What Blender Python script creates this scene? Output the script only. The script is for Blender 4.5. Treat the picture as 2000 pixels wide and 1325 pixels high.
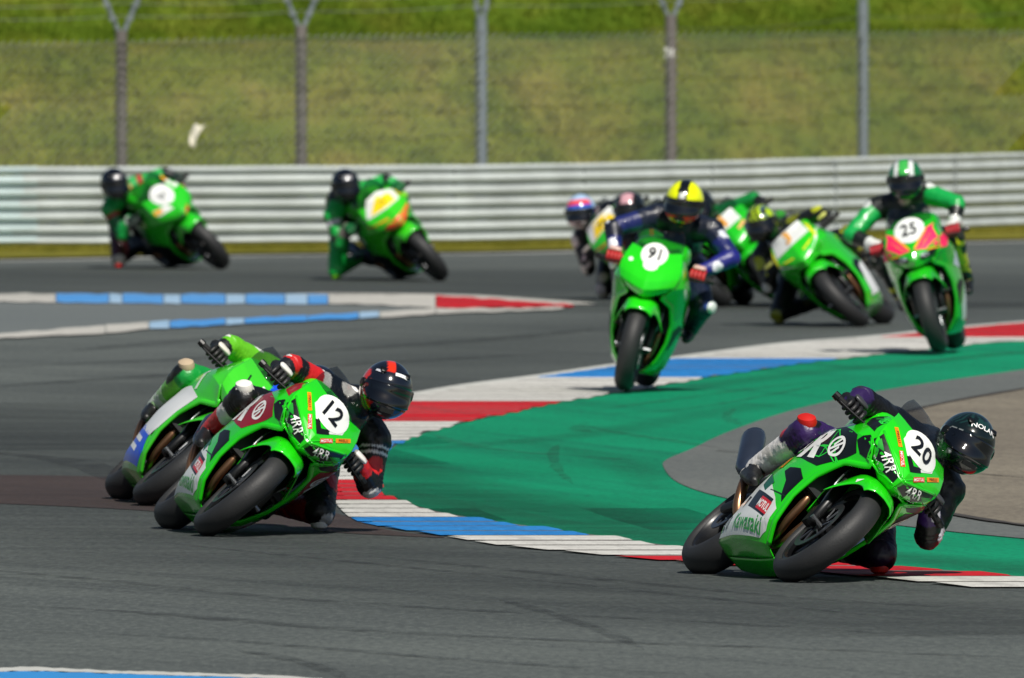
import bpy, bmesh, math, random
import numpy as np
from mathutils import Vector, Matrix
from mathutils.bvhtree import BVHTree

random.seed(4); RNG = np.random.default_rng(4)
for o in list(bpy.data.objects): bpy.data.objects.remove(o)
scene = bpy.context.scene
COL = scene.collection
rad = math.radians

# ---------------------------------------------------------------- camera, sky, sun, exposure
F_PX, CAM_H, HORIZON = 40000.0, 2.83, -65.0          # long lens: focal length in photo pixels (2000 px wide)
cam = bpy.data.cameras.new('camera'); cam_o = bpy.data.objects.new('camera', cam); COL.objects.link(cam_o)
cam.sensor_width = 36; cam.lens = F_PX / 2000 * 36
cam_o.location = (0, 0, CAM_H)
cam_o.rotation_euler = (rad(90) - math.atan((662.5 - HORIZON) / F_PX), 0, 0)
cam.clip_start = 1; cam.clip_end = 3000
cam.dof.use_dof = True; cam.dof.focus_distance = 95.0; cam.dof.aperture_fstop = 12.5
scene.camera = cam_o
w = bpy.data.worlds.new('World'); scene.world = w; w.use_nodes = True
SUN = Vector((0.24, -0.80, 1.0)).normalized()
sky = w.node_tree.nodes.new('ShaderNodeTexSky'); sky.sky_type = 'NISHITA'; sky.sun_disc = False
sky.sun_elevation = math.asin(SUN.z); sky.sun_rotation = math.atan2(SUN.x, SUN.y)
bg = w.node_tree.nodes['Background']; bg.inputs[1].default_value = 0.05
w.node_tree.links.new(sky.outputs[0], bg.inputs[0])
sl = bpy.data.lights.new('sun', 'SUN'); sl.energy = 5.0; sl.angle = rad(0.53); sl.color = (1, .95, .87)
so = bpy.data.objects.new('sun', sl); COL.objects.link(so)
so.rotation_euler = SUN.to_track_quat('Z', 'Y').to_euler()
scene.view_settings.view_transform = 'Standard'; scene.view_settings.look = 'None'
scene.view_settings.exposure = 0.0; scene.view_settings.gamma = 1
scene.cycles.use_denoising = True
scene.cycles.max_bounces = 6; scene.cycles.transparent_max_bounces = 12

# ---------------------------------------------------------------- helpers
def lin(h):
    h = h.lstrip('#'); c = [int(h[i:i+2], 16) / 255 for i in (0, 2, 4)]
    return tuple(v / 12.92 if v <= .04045 else ((v + .055) / 1.055) ** 2.4 for v in c)

def gp(px, py, z=0.0):
    """photo pixel -> point on the plane at height z"""
    d = F_PX * (CAM_H - z) / (py - HORIZON)
    return Vector(((px - 1000) * d / F_PX, d, z))
def depth(py): return F_PX * CAM_H / (py - HORIZON)

MATS = {}
def mat(name, color, rough=.5, metal=0, coat=0, var=0, scale=30, bump=0, bscale=200, spec=.5):
    if name in MATS: return MATS[name]
    m = bpy.data.materials.new(name); m.use_nodes = True; nt = m.node_tree; p = nt.nodes['Principled BSDF']
    c = lin(color) if isinstance(color, str) else color
    p.inputs['Base Color'].default_value = (*c, 1); p.inputs['Roughness'].default_value = rough
    p.inputs['Metallic'].default_value = metal; p.inputs['Coat Weight'].default_value = coat
    p.inputs['Coat Roughness'].default_value = .08; p.inputs['Specular IOR Level'].default_value = spec
    tc = nt.nodes.new('ShaderNodeTexCoord')
    if var:
        n = nt.nodes.new('ShaderNodeTexNoise'); n.inputs['Scale'].default_value = scale; n.inputs['Detail'].default_value = 5
        nt.links.new(tc.outputs['Object'], n.inputs['Vector'])
        mx = nt.nodes.new('ShaderNodeMix'); mx.data_type = 'RGBA'
        mx.inputs[6].default_value = (*[v * (1 - var) for v in c], 1); mx.inputs[7].default_value = (*[min(1, v * (1 + var)) for v in c], 1)
        nt.links.new(n.outputs['Fac'], mx.inputs[0]); nt.links.new(mx.outputs[2], p.inputs['Base Color'])
    if bump:
        n = nt.nodes.new('ShaderNodeTexNoise'); n.inputs['Scale'].default_value = bscale; n.inputs['Detail'].default_value = 4
        nt.links.new(tc.outputs['Object'], n.inputs['Vector'])
        b = nt.nodes.new('ShaderNodeBump'); b.inputs['Strength'].default_value = bump; b.inputs['Distance'].default_value = .01
        nt.links.new(n.outputs['Fac'], b.inputs['Height']); nt.links.new(b.outputs[0], p.inputs['Normal'])
    MATS[name] = m
    return m

def attr_mat(name, rough, coat=0, bump=0, bscale=40):
    m = mat(name, (1, 1, 1), rough, coat=coat, bump=bump, bscale=bscale)
    nt = m.node_tree; a = nt.nodes.new('ShaderNodeVertexColor'); a.layer_name = 'tint'
    nt.links.new(a.outputs['Color'], nt.nodes['Principled BSDF'].inputs['Base Color'])
    return m

def mesh(name, verts, faces, smooth=False):
    me = bpy.data.meshes.new(name); me.from_pydata([tuple(v) for v in verts], [], faces); me.update()
    if smooth: me.polygons.foreach_set('use_smooth', [True] * len(me.polygons))
    return me

def obj(name, me, m=None, parent=None, **props):
    o = bpy.data.objects.new(name, me); COL.objects.link(o)
    if m is not None and me is not None:
        if len(me.materials) == 0: me.materials.append(m)
    if parent: o.parent = parent
    for k, v in props.items(): o[k] = v
    return o

class MB:
    """collects shapes into one mesh"""
    def __init__(s): s.v = []; s.f = []
    def add(s, v, f):
        n = len(s.v); s.v += [tuple(p) for p in v]; s.f += [tuple(i + n for i in q) for q in f]; return s
    def box(s, c, d, M=None):
        x, y, z = [k / 2 for k in d]
        v = [Vector((a, b, e)) for a in (-x, x) for b in (-y, y) for e in (-z, z)]
        if M: v = [M @ p for p in v]
        v = [p + Vector(c) for p in v]
        return s.add(v, [(0,1,3,2),(4,6,7,5),(0,4,5,1),(2,3,7,6),(0,2,6,4),(1,5,7,3)])
    def tube(s, pts, rs, seg=10, caps=True, flat=1.0):
        pts = [Vector(p) for p in pts]
        if not hasattr(rs, '__len__'): rs = [rs] * len(pts)
        vs = []; prev = None
        for i, p in enumerate(pts):
            t = (pts[min(i + 1, len(pts) - 1)] - pts[max(i - 1, 0)]).normalized()
            if prev is None:
                a = Vector((0, 0, 1)) if abs(t.z) < .9 else Vector((1, 0, 0)); n = t.cross(a).normalized()
            else: n = (prev - t * prev.dot(t)).normalized()
            prev = n; b = t.cross(n)
            for k in range(seg):
                q = 2 * math.pi * k / seg
                vs.append(p + n * (math.cos(q) * rs[i]) + b * (math.sin(q) * rs[i] * flat))
        fs = [(i*seg+k, i*seg+(k+1)%seg, (i+1)*seg+(k+1)%seg, (i+1)*seg+k) for i in range(len(pts)-1) for k in range(seg)]
        if caps: fs += [tuple(range(seg))[::-1], tuple(range((len(pts)-1)*seg, len(pts)*seg))]
        return s.add(vs, fs)
    def lathe_y(s, prof, c, seg=40, closed=True):
        """prof: (radius, y) ring profile turned about the y axis through c"""
        n = len(prof); vs = []
        for k in range(seg):
            q = 2 * math.pi * k / seg
            for r, y in prof: vs.append((c[0] + r * math.cos(q), c[1] + y, c[2] + r * math.sin(q)))
        fs = []
        for k in range(seg):
            k2 = (k + 1) % seg
            for i in range(n if closed else n - 1):
                j = (i + 1) % n; fs.append((k*n+i, k*n+j, k2*n+j, k2*n+i))
        return s.add(vs, fs)
    def loft(s, secs, seg=20, caps=True):
        """secs: (centre, half width y, half height z, exponent) - rings in the yz plane"""
        vs = []
        for c, hw, hh, e in secs:
            for k in range(seg):
                q = 2 * math.pi * k / seg; cy, sz = math.cos(q), math.sin(q)
                vs.append((c[0], c[1] + hw * math.copysign(abs(cy) ** e, cy), c[2] + hh * math.copysign(abs(sz) ** e, sz)))
        n = len(secs)
        fs = [(i*seg+k, (i+1)*seg+k, (i+1)*seg+(k+1)%seg, i*seg+(k+1)%seg) for i in range(n-1) for k in range(seg)]
        if caps: fs += [tuple(range(seg)), tuple(range((n-1)*seg, n*seg))[::-1]]
        return s.add(vs, fs)
    def mesh(s, name, smooth=False): return mesh(name, s.v, s.f, smooth)

def smooth_by_angle(me, deg=38):
    me.polygons.foreach_set('use_smooth', [True] * len(me.polygons))
    bm = bmesh.new(); bm.from_mesh(me)
    for e in bm.edges:
        if len(e.link_faces) == 2 and e.calc_face_angle(0) > rad(deg): e.smooth = False
    bm.to_mesh(me); bm.free(); return me

def refine(G, n0, n1, k0=1.0, k1=1.0):
    """Catmull-Rom through a control grid (rows, cols, 3)"""
    G = np.array(G, float)
    def axis(A, n, k=1.0):
        P = np.concatenate([(2*A[:1] - A[1:2]), A, (2*A[-1:] - A[-2:-1])]); m = len(A); out = []
        for t in np.linspace(0, m - 1, n):
            i = min(int(t), m - 2); u = t - i; a, b, c, d = P[i], P[i+1], P[i+2], P[i+3]
            m0, m1 = (c-a)*.5, (d-b)*.5; out.append(k*((2*u**3-3*u*u+1)*b + (u**3-2*u*u+u)*m0 + (-2*u**3+3*u*u)*c + (u**3-u*u)*m1) + (1-k)*(b + (c-b)*u))
        return np.array(out)
    R = axis(G, n0, k0)
    return axis(R.transpose(1, 0, 2), n1, k1).transpose(1, 0, 2)

def grid_mesh(G):
    n, m = G.shape[:2]
    f = [(i*m+j, i*m+j+1, (i+1)*m+j+1, (i+1)*m+j) for i in range(n-1) for j in range(m-1)]
    return [tuple(p) for p in G.reshape(-1, 3)], f

def shell(name, G, m, parent, t=.006, crease=None):
    v, f = grid_mesh(G); me = mesh(name, v, f, True)
    if crease: smooth_by_angle(me, crease)
    o = obj(name, me, m, parent)
    md = o.modifiers.new('thickness', 'SOLIDIFY'); md.thickness = t; md.offset = 0
    return o, v, f

# --- lettering outlines, made once per string
TEXTS = {}
def text_geo(s, bold=.0):
    if (s, bold) in TEXTS: return TEXTS[(s, bold)]
    cu = bpy.data.curves.new('lettering', 'FONT'); cu.body = s; cu.size = 1; cu.align_x = 'CENTER'; cu.align_y = 'CENTER'
    cu.offset = bold; cu.resolution_u = 3
    o = bpy.data.objects.new('lettering', cu); COL.objects.link(o)
    dg = bpy.context.evaluated_depsgraph_get(); me = bpy.data.meshes.new_from_object(o.evaluated_get(dg))
    v = [(p.co.x, p.co.y) for p in me.vertices]; f = [tuple(p.vertices) for p in me.polygons]
    bpy.data.objects.remove(o); bpy.data.curves.remove(cu); bpy.data.meshes.remove(me)
    ys = [p[1] for p in v]; c = (min(ys) + max(ys)) / 2; hgt = max(ys) - min(ys)
    xs = [p[0] for p in v]; cx = (min(xs) + max(xs)) / 2
    TEXTS[(s, bold)] = ([((x - cx) / hgt, (y - c) / hgt) for x, y in v], f)      # height 1, centred
    return TEXTS[(s, bold)]
for _s, _b in (('20', .02), ('12', .02), ('91', .02), ('25', .02)): text_geo(_s, _b)

def poly_geo(pts): return ([tuple(p) for p in pts], [tuple(range(len(pts)))])
def rect(cx, cy, wd, ht, ang=0):
    c, s = math.cos(rad(ang)), math.sin(rad(ang))
    return poly_geo([(cx + x*c - y*s, cy + x*s + y*c) for x, y in ((-wd/2,-ht/2),(wd/2,-ht/2),(wd/2,ht/2),(-wd/2,ht/2))])
def ell(cx, cy, rx, ry, n=28): return poly_geo([(cx + rx*math.cos(6.28318*k/n), cy + ry*math.sin(6.28318*k/n)) for k in range(n)])
def ring(cx, cy, r0, r1, sx=1, n=24):
    v = []; f = []
    for k in range(n):
        q = 6.28318*k/n
        v += [(cx + sx*r0*math.cos(q), cy + r0*math.sin(q)), (cx + sx*r1*math.cos(q), cy + r1*math.sin(q))]
        j = (k + 1) % n; f.append((2*k, 2*k+1, 2*j+1, 2*j))
    return v, f
def line(a, b, wd):
    d = Vector((b[0]-a[0], b[1]-a[1])); n = Vector((-d.y, d.x)).normalized() * wd / 2
    return poly_geo([(a[0]+n.x, a[1]+n.y), (a[0]-n.x, a[1]-n.y), (b[0]-n.x, b[1]-n.y), (b[0]+n.x, b[1]+n.y)])
def txt(s, cx, cy, size, ang=0, stretch=1, bold=.012, slant=0):
    v, f = text_geo(s, bold); c, sn = math.cos(rad(ang)), math.sin(rad(ang)); out = []
    for x, y in v:
        x, y = (x + slant * y) * size * stretch, y * size
        out.append((cx + x*c - y*sn, cy + x*sn + y*c))
    return out, f

def project(name, geos, frame, bvh, m, parent, off=.003, maxlen=.035):
    """print flat shapes onto a surface. frame = 'front' (y, z), 'left' / 'right' (x, z) or (origin, U, V) Matrix columns"""
    bm = bmesh.new()
    for v, f in geos:
        vs = [bm.verts.new((x, y, 0)) for x, y in v]
        for q in f:
            try: bm.faces.new([vs[i] for i in q])
            except ValueError: pass
    bmesh.ops.triangulate(bm, faces=bm.faces[:])
    for _ in range(5):
        es = [e for e in bm.edges if e.calc_length() > maxlen]
        if not es: break
        bmesh.ops.subdivide_edges(bm, edges=es, cuts=1); bmesh.ops.triangulate(bm, faces=bm.faces[:])
    dead = []
    for v in bm.verts:
        a, b = v.co.x, v.co.y
        if frame == 'front': O, D = Vector((2.2, a, b)), Vector((-1, 0, 0))
        elif frame == 'left': O, D = Vector((a, 1.2, b)), Vector((0, -1, 0))
        elif frame == 'right': O, D = Vector((a, -1.2, b)), Vector((0, 1, 0))
        else:
            P, U, W = frame; D = -(U.cross(W)).normalized(); O = P + U * a + W * b - D * .6
        h = bvh.ray_cast(O, D)
        if h[0] is None: dead.append(v); continue
        n = h[1]; n = n if n.dot(D) < 0 else -n
        v.co = h[0] + n * (off * .5 + .0036) - D * .0003
    if dead: bmesh.ops.delete(bm, geom=dead, context='VERTS')
    big = [e for e in bm.edges if e.calc_length() > .16]
    if big: bmesh.ops.delete(bm, geom=big, context='EDGES')
    me = bpy.data.meshes.new(name); bm.to_mesh(me); bm.free()
    if len(me.polygons) == 0: return None
    me.polygons.foreach_set('use_smooth', [True] * len(me.polygons))
    return obj(name, me, m, parent)

# ---------------------------------------------------------------- ground materials
def ground_mat(name, base, dark, light=None, streak=(3.4, -7.9), s_amt=.5, grain=.25, rough=.75, patches=.35, s_scale=1.0):
    m = bpy.data.materials.new(name); m.use_nodes = True; nt = m.node_tree; p = nt.nodes['Principled BSDF']
    N = nt.nodes.new; L = nt.links.new
    tc = N('ShaderNodeTexCoord')
    mp = N('ShaderNodeMapping'); ang = math.atan2(streak[1], streak[0])
    mp.inputs['Rotation'].default_value = (0, 0, -ang); L(tc.outputs['Object'], mp.inputs['Vector'])
    mp2 = N('ShaderNodeMapping'); mp2.inputs['Scale'].default_value = (.05 * s_scale, 2.2 * s_scale, 1); L(mp.outputs[0], mp2.inputs['Vector'])
    st = N('ShaderNodeTexNoise'); st.inputs['Scale'].default_value = 1; st.inputs['Detail'].default_value = 6; st.inputs['Roughness'].default_value = .65
    L(mp2.outputs[0], st.inputs['Vector'])
    big = N('ShaderNodeTexNoise'); big.inputs['Scale'].default_value = .22; big.inputs['Detail'].default_value = 5; L(tc.outputs['Object'], big.inputs['Vector'])
    mp3 = N('ShaderNodeMapping'); mp3.inputs['Scale'].default_value = (1, .16, 1); L(tc.outputs['Object'], mp3.inputs['Vector'])
    fine = N('ShaderNodeTexNoise'); fine.inputs['Scale'].default_value = 26; fine.inputs['Detail'].default_value = 3; fine.inputs['Roughness'].default_value = .8
    L(mp3.outputs[0], fine.inputs['Vector'])
    def ramp(src, a, b):
        r = N('ShaderNodeMapRange'); r.inputs[1].default_value = a; r.inputs[2].default_value = b; L(src, r.inputs[0]); return r.outputs[0]
    def mix(fac, c1, c2):
        x = N('ShaderNodeMix'); x.data_type = 'RGBA'
        if isinstance(fac, float): x.inputs[0].default_value = fac
        else: L(fac, x.inputs[0])
        for i, c in ((6, c1), (7, c2)):
            if isinstance(c, tuple): x.inputs[i].default_value = (*c, 1)
            else: L(c, x.inputs[i])
        return x.outputs[2]
    def mul(src, k):
        x = N('ShaderNodeMath'); x.operation = 'MULTIPLY'; L(src, x.inputs[0]); x.inputs[1].default_value = k; return x.outputs[0]
    b, d = lin(base), lin(dark); l = lin(light) if light else tuple(min(1, v * 1.35) for v in b)
    c = mix(mul(ramp(big.outputs['Fac'], .42, .72), patches), b, l)
    c = mix(mul(ramp(st.outputs['Fac'], .5, .72), s_amt), c, d)
    c2 = mix(mul(ramp(fine.outputs['Fac'], .5, .75), grain), c, l)
    c3 = mix(mul(ramp(fine.outputs['Fac'], .5, .28), grain), c2, d)
    L(c3, p.inputs['Base Color']); p.inputs['Roughness'].default_value = rough; p.inputs['Specular IOR Level'].default_value = .16
    bp = N('ShaderNodeBump'); bp.inputs['Strength'].default_value = .25; bp.inputs['Distance'].default_value = .01
    L(fine.outputs['Fac'], bp.inputs['Height']); L(bp.outputs[0], p.inputs['Normal'])
    MATS[name] = m
    return m

def sheet(name, pix, z, m, kind='structure', parent=None, dense=False):
    pts = [gp(x, y) for x, y in pix]
    bm = bmesh.new(); vs = [bm.verts.new((p.x, p.y, z)) for p in pts]; f = bm.faces.new(vs)
    if f.normal.z < 0 or True: bmesh.ops.recalc_face_normals(bm, faces=bm.faces[:])
    bm.normal_update()
    for f in bm.faces:
        if f.normal.z < 0: f.normal_flip()
    bmesh.ops.triangulate(bm, faces=bm.faces[:])
    me = bpy.data.meshes.new(name); bm.to_mesh(me); bm.free()
    o = obj(name, me, m, parent)
    if parent is None: o['kind'] = kind
    return o

def crom(pts, n=6):
    P = [Vector(p) for p in pts]; P = [2*P[0]-P[1]] + P + [2*P[-1]-P[-2]]; out = []
    for i in range(1, len(P) - 2):
        for k in range(n):
            u = k / n; a, b, c, d = P[i-1], P[i], P[i+1], P[i+2]
            out.append(.5*((2*b)+(c-a)*u+(2*a-5*b+4*c-d)*u*u+(3*b-a-3*c+d)*u**3))
    return out + [P[-2]]

# ---------------------------------------------------------------- the track
M_asph = ground_mat('track asphalt', '#515654', '#35393a', '#727873', s_amt=.55, grain=.5, patches=.4)
M_asph2 = ground_mat('apron asphalt', '#5f6361', '#45494a', '#757873', s_amt=.3, grain=.35)
M_island = ground_mat('island asphalt', '#646a6a', '#4c5152', '#777c79', streak=(1, 0), s_amt=.4, grain=.3)
M_pad = ground_mat('concrete pad', '#726b5f', '#524d45', '#8b8474', s_amt=.45, grain=.55, patches=.7)
M_green = ground_mat('green paint', '#007f58', '#0a4538', '#079469', streak=(2.0, -10), s_amt=.6, grain=.4, patches=.6, rough=.7, s_scale=.8)
M_brown = ground_mat('worn brown paint', '#4f4340', '#383434', '#5e514d', s_amt=.6, grain=.5)
M_skid = mat('tyre mark rubber', '#2b2e30', .8, var=.3, scale=6)
M_seam = mat('tar seam', '#37332f', .8, var=.3, scale=20)

track = obj('track', mesh('track', [(-90, 20, 0), (90, 20, 0), (90, 230, 0), (-90, 230, 0)], [(0, 1, 2, 3)]), M_asph, kind='structure')

outer = [(2480, 600), (2300, 612), (2000, 633), (1860, 645), (1713, 661), (1545, 674), (1335, 701), (1204, 717), (1074, 736), (926, 755), (797, 777),
         (715, 800), (655, 835), (628, 880), (632, 930), (652, 980), (691, 1018), (761, 1034), (870, 1050), (975, 1068), (1115, 1081), (1220, 1091),
         (1325, 1100), (1550, 1117), (1772, 1137), (2000, 1161), (2300, 1195)]
inner = [(2800, 600), (2300, 645), (2000, 667), (1895, 674), (1780, 687), (1650, 702), (1580, 710), (1463, 727), (1370, 741), (1222, 767), (1093, 787), (1019, 803),
         (908, 827), (834, 846), (786, 864), (752, 890), (735, 920), (738, 950), (758, 972), (814, 990), (880, 1006), (968, 1020), (1066, 1034), (1185, 1050),
         (1325, 1070), (1600, 1100), (1848, 1116), (1954, 1125), (2000, 1129), (2300, 1156)]
pad = [(2300, 680), (2000, 724), (1740, 762), (1558, 801), (1428, 844), (1350, 880), (1303, 900), (1296, 915), (1324, 945), (1402, 972), (1560, 1004), (1838, 1039), (2000, 1055), (2300, 1082)]
slab = [(2300, 715), (2000, 763), (1799, 801), (1640, 850), (1530, 890), (1520, 925), (1610, 962), (1864, 1010), (2000, 1031), (2300, 1062)]
c2 = lambda L: [(p[0], p[1]) for p in crom([(a, b, 0) for a, b in L], 5)]
sheet('green_runoff', c2(inner), .004, M_green)
sheet('runoff_apron', c2(pad), .008, M_asph2)
sheet('concrete_slab', c2(slab), .012, M_pad)
def strip(name, pix, w0, z, m, parent=None, kind='structure', noise=0, taper=False):
    P = [gp(x, y) for x, y in c2(pix)]; v = []
    for i, p in enumerate(P):
        t = (P[min(i+1, len(P)-1)] - P[max(i-1, 0)]).normalized(); n = Vector((-t.y, t.x, 0)); k = i / (len(P) - 1)
        ww = w0 * (1 + noise * random.uniform(-1, 1)) * (min(1, 6*k*(1-k)) if taper else 1)
        v += [p + n*ww/2 + Vector((0, 0, z)), p - n*ww/2 + Vector((0, 0, z))]
    f = [(2*i, 2*i+1, 2*i+3, 2*i+2) for i in range(len(P)-1)]
    me = mesh(name, v, f)
    for q in me.polygons:
        if q.normal.z < 0: q.flip()
    o = obj(name, me, m, parent)
    if not parent: o['kind'] = kind
    return o
slab_o = bpy.data.objects['concrete_slab']
strip('tar_seam', [(2200, 731), (2000, 763), (1799, 801), (1640, 850)], .05, .016, M_seam, slab_o, noise=.4)
strip('tar_seam', [(1610, 962), (1864, 1010), (2000, 1031), (2200, 1052)], .06, .016, M_seam, slab_o, noise=.4)
strip('tar_seam', [(1400, 884), (1500, 893), (1640, 912)], .02, .016, M_seam, bpy.data.objects['runoff_apron'], noise=.4)
strip('tar_seam', [(1880, 928), (2000, 938), (2200, 955)], .025, .016, M_seam, slab_o, noise=.4)
sheet('worn_paint', c2([(-300, 925), (0, 929), (150, 931), (300, 938), (500, 960), (690, 1014), (760, 1037), (870, 1051), (780, 1048), (640, 1040), (480, 1022), (300, 1000), (0, 985), (-300, 978)]), .003, M_brown)
white_edge = mat('white line paint', '#b9bab4', .7, var=.15, scale=4)
strip('edge_line', [(x, y - 3) for x, y in outer[:11]], .16, .005, white_edge)

# skid marks (rubber laid on the tarmac)
def skid_mat(nm, top):
    m = mat(nm, '#26292b', .75)
    nt = m.node_tree; p = nt.nodes['Principled BSDF']; n = nt.nodes.new('ShaderNodeTexNoise'); n.inputs['Scale'].default_value = 3.5; n.inputs['Detail'].default_value = 6
    tc = nt.nodes.new('ShaderNodeTexCoord'); nt.links.new(tc.outputs['Object'], n.inputs['Vector'])
    r = nt.nodes.new('ShaderNodeMapRange'); r.inputs[1].default_value = .35; r.inputs[2].default_value = .75; r.inputs[3].default_value = .0; r.inputs[4].default_value = top
    nt.links.new(n.outputs['Fac'], r.inputs[0]); nt.links.new(r.outputs[0], p.inputs['Alpha']); return m
M_sk = skid_mat('skid rubber', .55); M_sk2 = skid_mat('faint skid rubber', .36)
for L, wd in (([(-60, 1112), (150, 1130), (500, 1165), (900, 1192), (1400, 1218), (2100, 1262)], .13),
              ([(-60, 1180), (300, 1200), (700, 1232), (1100, 1252), (1600, 1270), (2100, 1292)], .16),
              ([(460, 1272), (540, 1284), (620, 1304), (690, 1335)], .09),
              ([(690, 1085), (900, 1105), (1250, 1140), (1600, 1172), (2100, 1200)], .10),
              ([(960, 1168), (1060, 1195), (1180, 1235), (1260, 1272)], .08),
              ([(-60, 1232), (400, 1250), (900, 1290), (1500, 1330)], .08),
              ([(300, 1060), (700, 1100), (1200, 1150), (1900, 1225)], .07),
              ([(-60, 880), (150, 905), (300, 960)], .25), ([(-60, 760), (300, 735), (700, 712), (1100, 690)], .3),
              ([(-60, 720), (400, 700), (900, 668), (1200, 640)], .35), ([(100, 690), (500, 655), (800, 640)], .3)):
    strip('skid_mark', L, wd, .0045, M_sk, track, noise=.15, taper=True)
gr = bpy.data.objects['green_runoff']
for L, wd in (([(830, 845), (900, 868), (1000, 884), (1150, 896), (1300, 905)], .10),
              ([(1130, 830), (1180, 843), (1300, 862), (1420, 880)], .10), ([(1150, 826), (1128, 838), (1150, 846), (1200, 848)], .10),
              ([(1436, 800), (1420, 812), (1424, 822), (1450, 834)], .08), ([(1090, 870), (1080, 890), (1090, 920), (1120, 950)], .06),
              ([(1450, 700), (1700, 720), (1900, 698), (2100, 680)], .12),
              ([(1150, 805), (1300, 785), (1500, 758), (1750, 735)], .09), ([(1100, 815), (1350, 800), (1650, 745)], .07)):
    strip('skid_mark', L, wd, .0085, M_sk2, gr, noise=.35, taper=True)

# rubber laid down along the racing lines: broad bands that fade towards their edges
def rubber_band(pix, wd, z, amt, parent):
    P = [gp(x, y) for x, y in c2(pix)]; v = []; al = []; n = 11
    for i, p in enumerate(P):
        t = (P[min(i+1, len(P)-1)] - P[max(i-1, 0)]).normalized(); nn = Vector((-t.y, t.x, 0))
        for k in range(n):
            u = k / (n - 1) * 2 - 1; v.append(p + nn * (u * wd / 2) + Vector((0, 0, z))); al.append((1 - u * u) ** 1.5 * amt)
    f = [(i*n+k, i*n+k+1, (i+1)*n+k+1, (i+1)*n+k) for i in range(len(P)-1) for k in range(n-1)]
    me = mesh('rubber_band', v, f); at = me.color_attributes.new('cover', 'FLOAT_COLOR', 'POINT')
    at.data.foreach_set('color', np.repeat(np.array(al)[:, None], 4, 1).astype(np.float32).ravel())
    return obj('rubber_band', me, M_band, parent)
M_band = mat('laid rubber', '#25292b', .7, spec=.2)
_nt = M_band.node_tree; _a = _nt.nodes.new('ShaderNodeVertexColor'); _a.layer_name = 'cover'
_n = _nt.nodes.new('ShaderNodeTexNoise'); _n.inputs['Scale'].default_value = 1.0; _n.inputs['Detail'].default_value = 6
_mp = _nt.nodes.new('ShaderNodeMapping'); _mp.inputs['Rotation'].default_value = (0, 0, 1.16); _mp.inputs['Scale'].default_value = (.08, 2.0, 1); _tc = _nt.nodes.new('ShaderNodeTexCoord')
_nt.links.new(_tc.outputs['Object'], _mp.inputs[0]); _nt.links.new(_mp.outputs[0], _n.inputs['Vector'])
_r = _nt.nodes.new('ShaderNodeMapRange'); _r.inputs[1].default_value = .3; _r.inputs[2].default_value = .7; _r.inputs[3].default_value = .55; _nt.links.new(_n.outputs['Fac'], _r.inputs[0])
_m = _nt.nodes.new('ShaderNodeMath'); _m.operation = 'MULTIPLY'; _nt.links.new(_a.outputs['Color'], _m.inputs[0]); _nt.links.new(_r.outputs[0], _m.inputs[1]); _nt.links.new(_m.outputs[0], _nt.nodes['Principled BSDF'].inputs['Alpha'])
for _L, _w, _a in (([(740, 945), (900, 985), (1100, 1018), (1330, 1056), (1500, 1080)], 1.0, .6), ([(760, 910), (900, 950), (1100, 990), (1300, 1025)], .8, .38), ([(1500, 1068), (1850, 1100), (2200, 1135)], .9, .5),
                    ([(800, 880), (950, 870), (1150, 850), (1500, 790)], .5, .25), ([(1300, 765), (1600, 728), (2000, 690)], .5, .3), ([(1000, 860), (1200, 900), (1290, 960)], .4, .22)):
    rubber_band(_L, _w, .0078, _a * .62, gr)
rubber_band([(-500, 790), (-200, 830), (0, 870), (180, 930), (420, 1040), (800, 1115), (1300, 1160), (1800, 1195), (2400, 1235)], 5.5, .0040, .34, track)
rubber_band([(-500, 536), (0, 540), (600, 545), (1100, 552), (1500, 566), (1900, 585), (2400, 600)], 22, .0025, .34, track)
rubber_band([(1900, 590), (1500, 625), (1150, 660), (800, 715), (500, 790), (300, 880)], 5, .0021, .22, track)

# ridged kerb: rows of painted ridges, one piece each
kp = dict(streak=(1, -6), s_amt=.5, grain=.3, patches=.5, rough=.65, s_scale=1.6)
K_red = ground_mat('kerb red', '#b8141d', '#5a2528', '#c92630', **kp); K_white = ground_mat('kerb white', '#c3c2bc', '#7d7a76', '#d4d3cd', **kp); K_blue = ground_mat('kerb blue', '#2076bc', '#2a5276', '#4094d6', **kp)
K_base = ground_mat('kerb groove', '#6f6b67', '#524e4b', grain=.4)
kerb = obj('kerb', None); kerb['kind'] = 'structure'
co, ci = c2(outer), c2(inner)
def xs_at(curve, d):
    """lateral position of the (single valued in depth) curve at depth d"""
    py = F_PX * CAM_H / d + HORIZON
    for (x0, y0), (x1, y1) in zip(curve, curve[1:]):
        if y0 <= py <= y1: return (x0 + (x1 - x0) * (py - y0) / max(1e-6, y1 - y0) - 1000) * d / F_PX
    return None
bp = [gp(*p) for p in co] + [gp(*p) for p in ci][::-1]
bmv = [(p.x, p.y, .006) for p in bp]
def band(name, a, b, z, m, parent):
    """surface between two curves sliced by depth"""
    ds = np.linspace(depth(1150), depth(625), 160); v = []
    for d in ds:
        xa, xb = xs_at(a, d), xs_at(b, d)
        v += [(xa + .07, d, z), (xb - .02, d, z)]
    f = [(2*i, 2*i+1, 2*i+3, 2*i+2) for i in range(len(ds)-1)]
    return obj(name, mesh(name, v, f), m, parent)
band('kerb_bed', co, ci, .007, K_base, kerb)
def kcol(py):
    for lim, m in ((661, K_red), (704, K_white), (741, K_blue), (785, K_white), (826, K_red), (862, K_white), (905, K_blue), (940, K_white), (975, K_red), (1017, K_white), (1052, K_blue), (1092, K_white), (1130, K_red), (1200, K_white)):
        if py < lim: return m
d = depth(1150); pitch = .85
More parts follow.
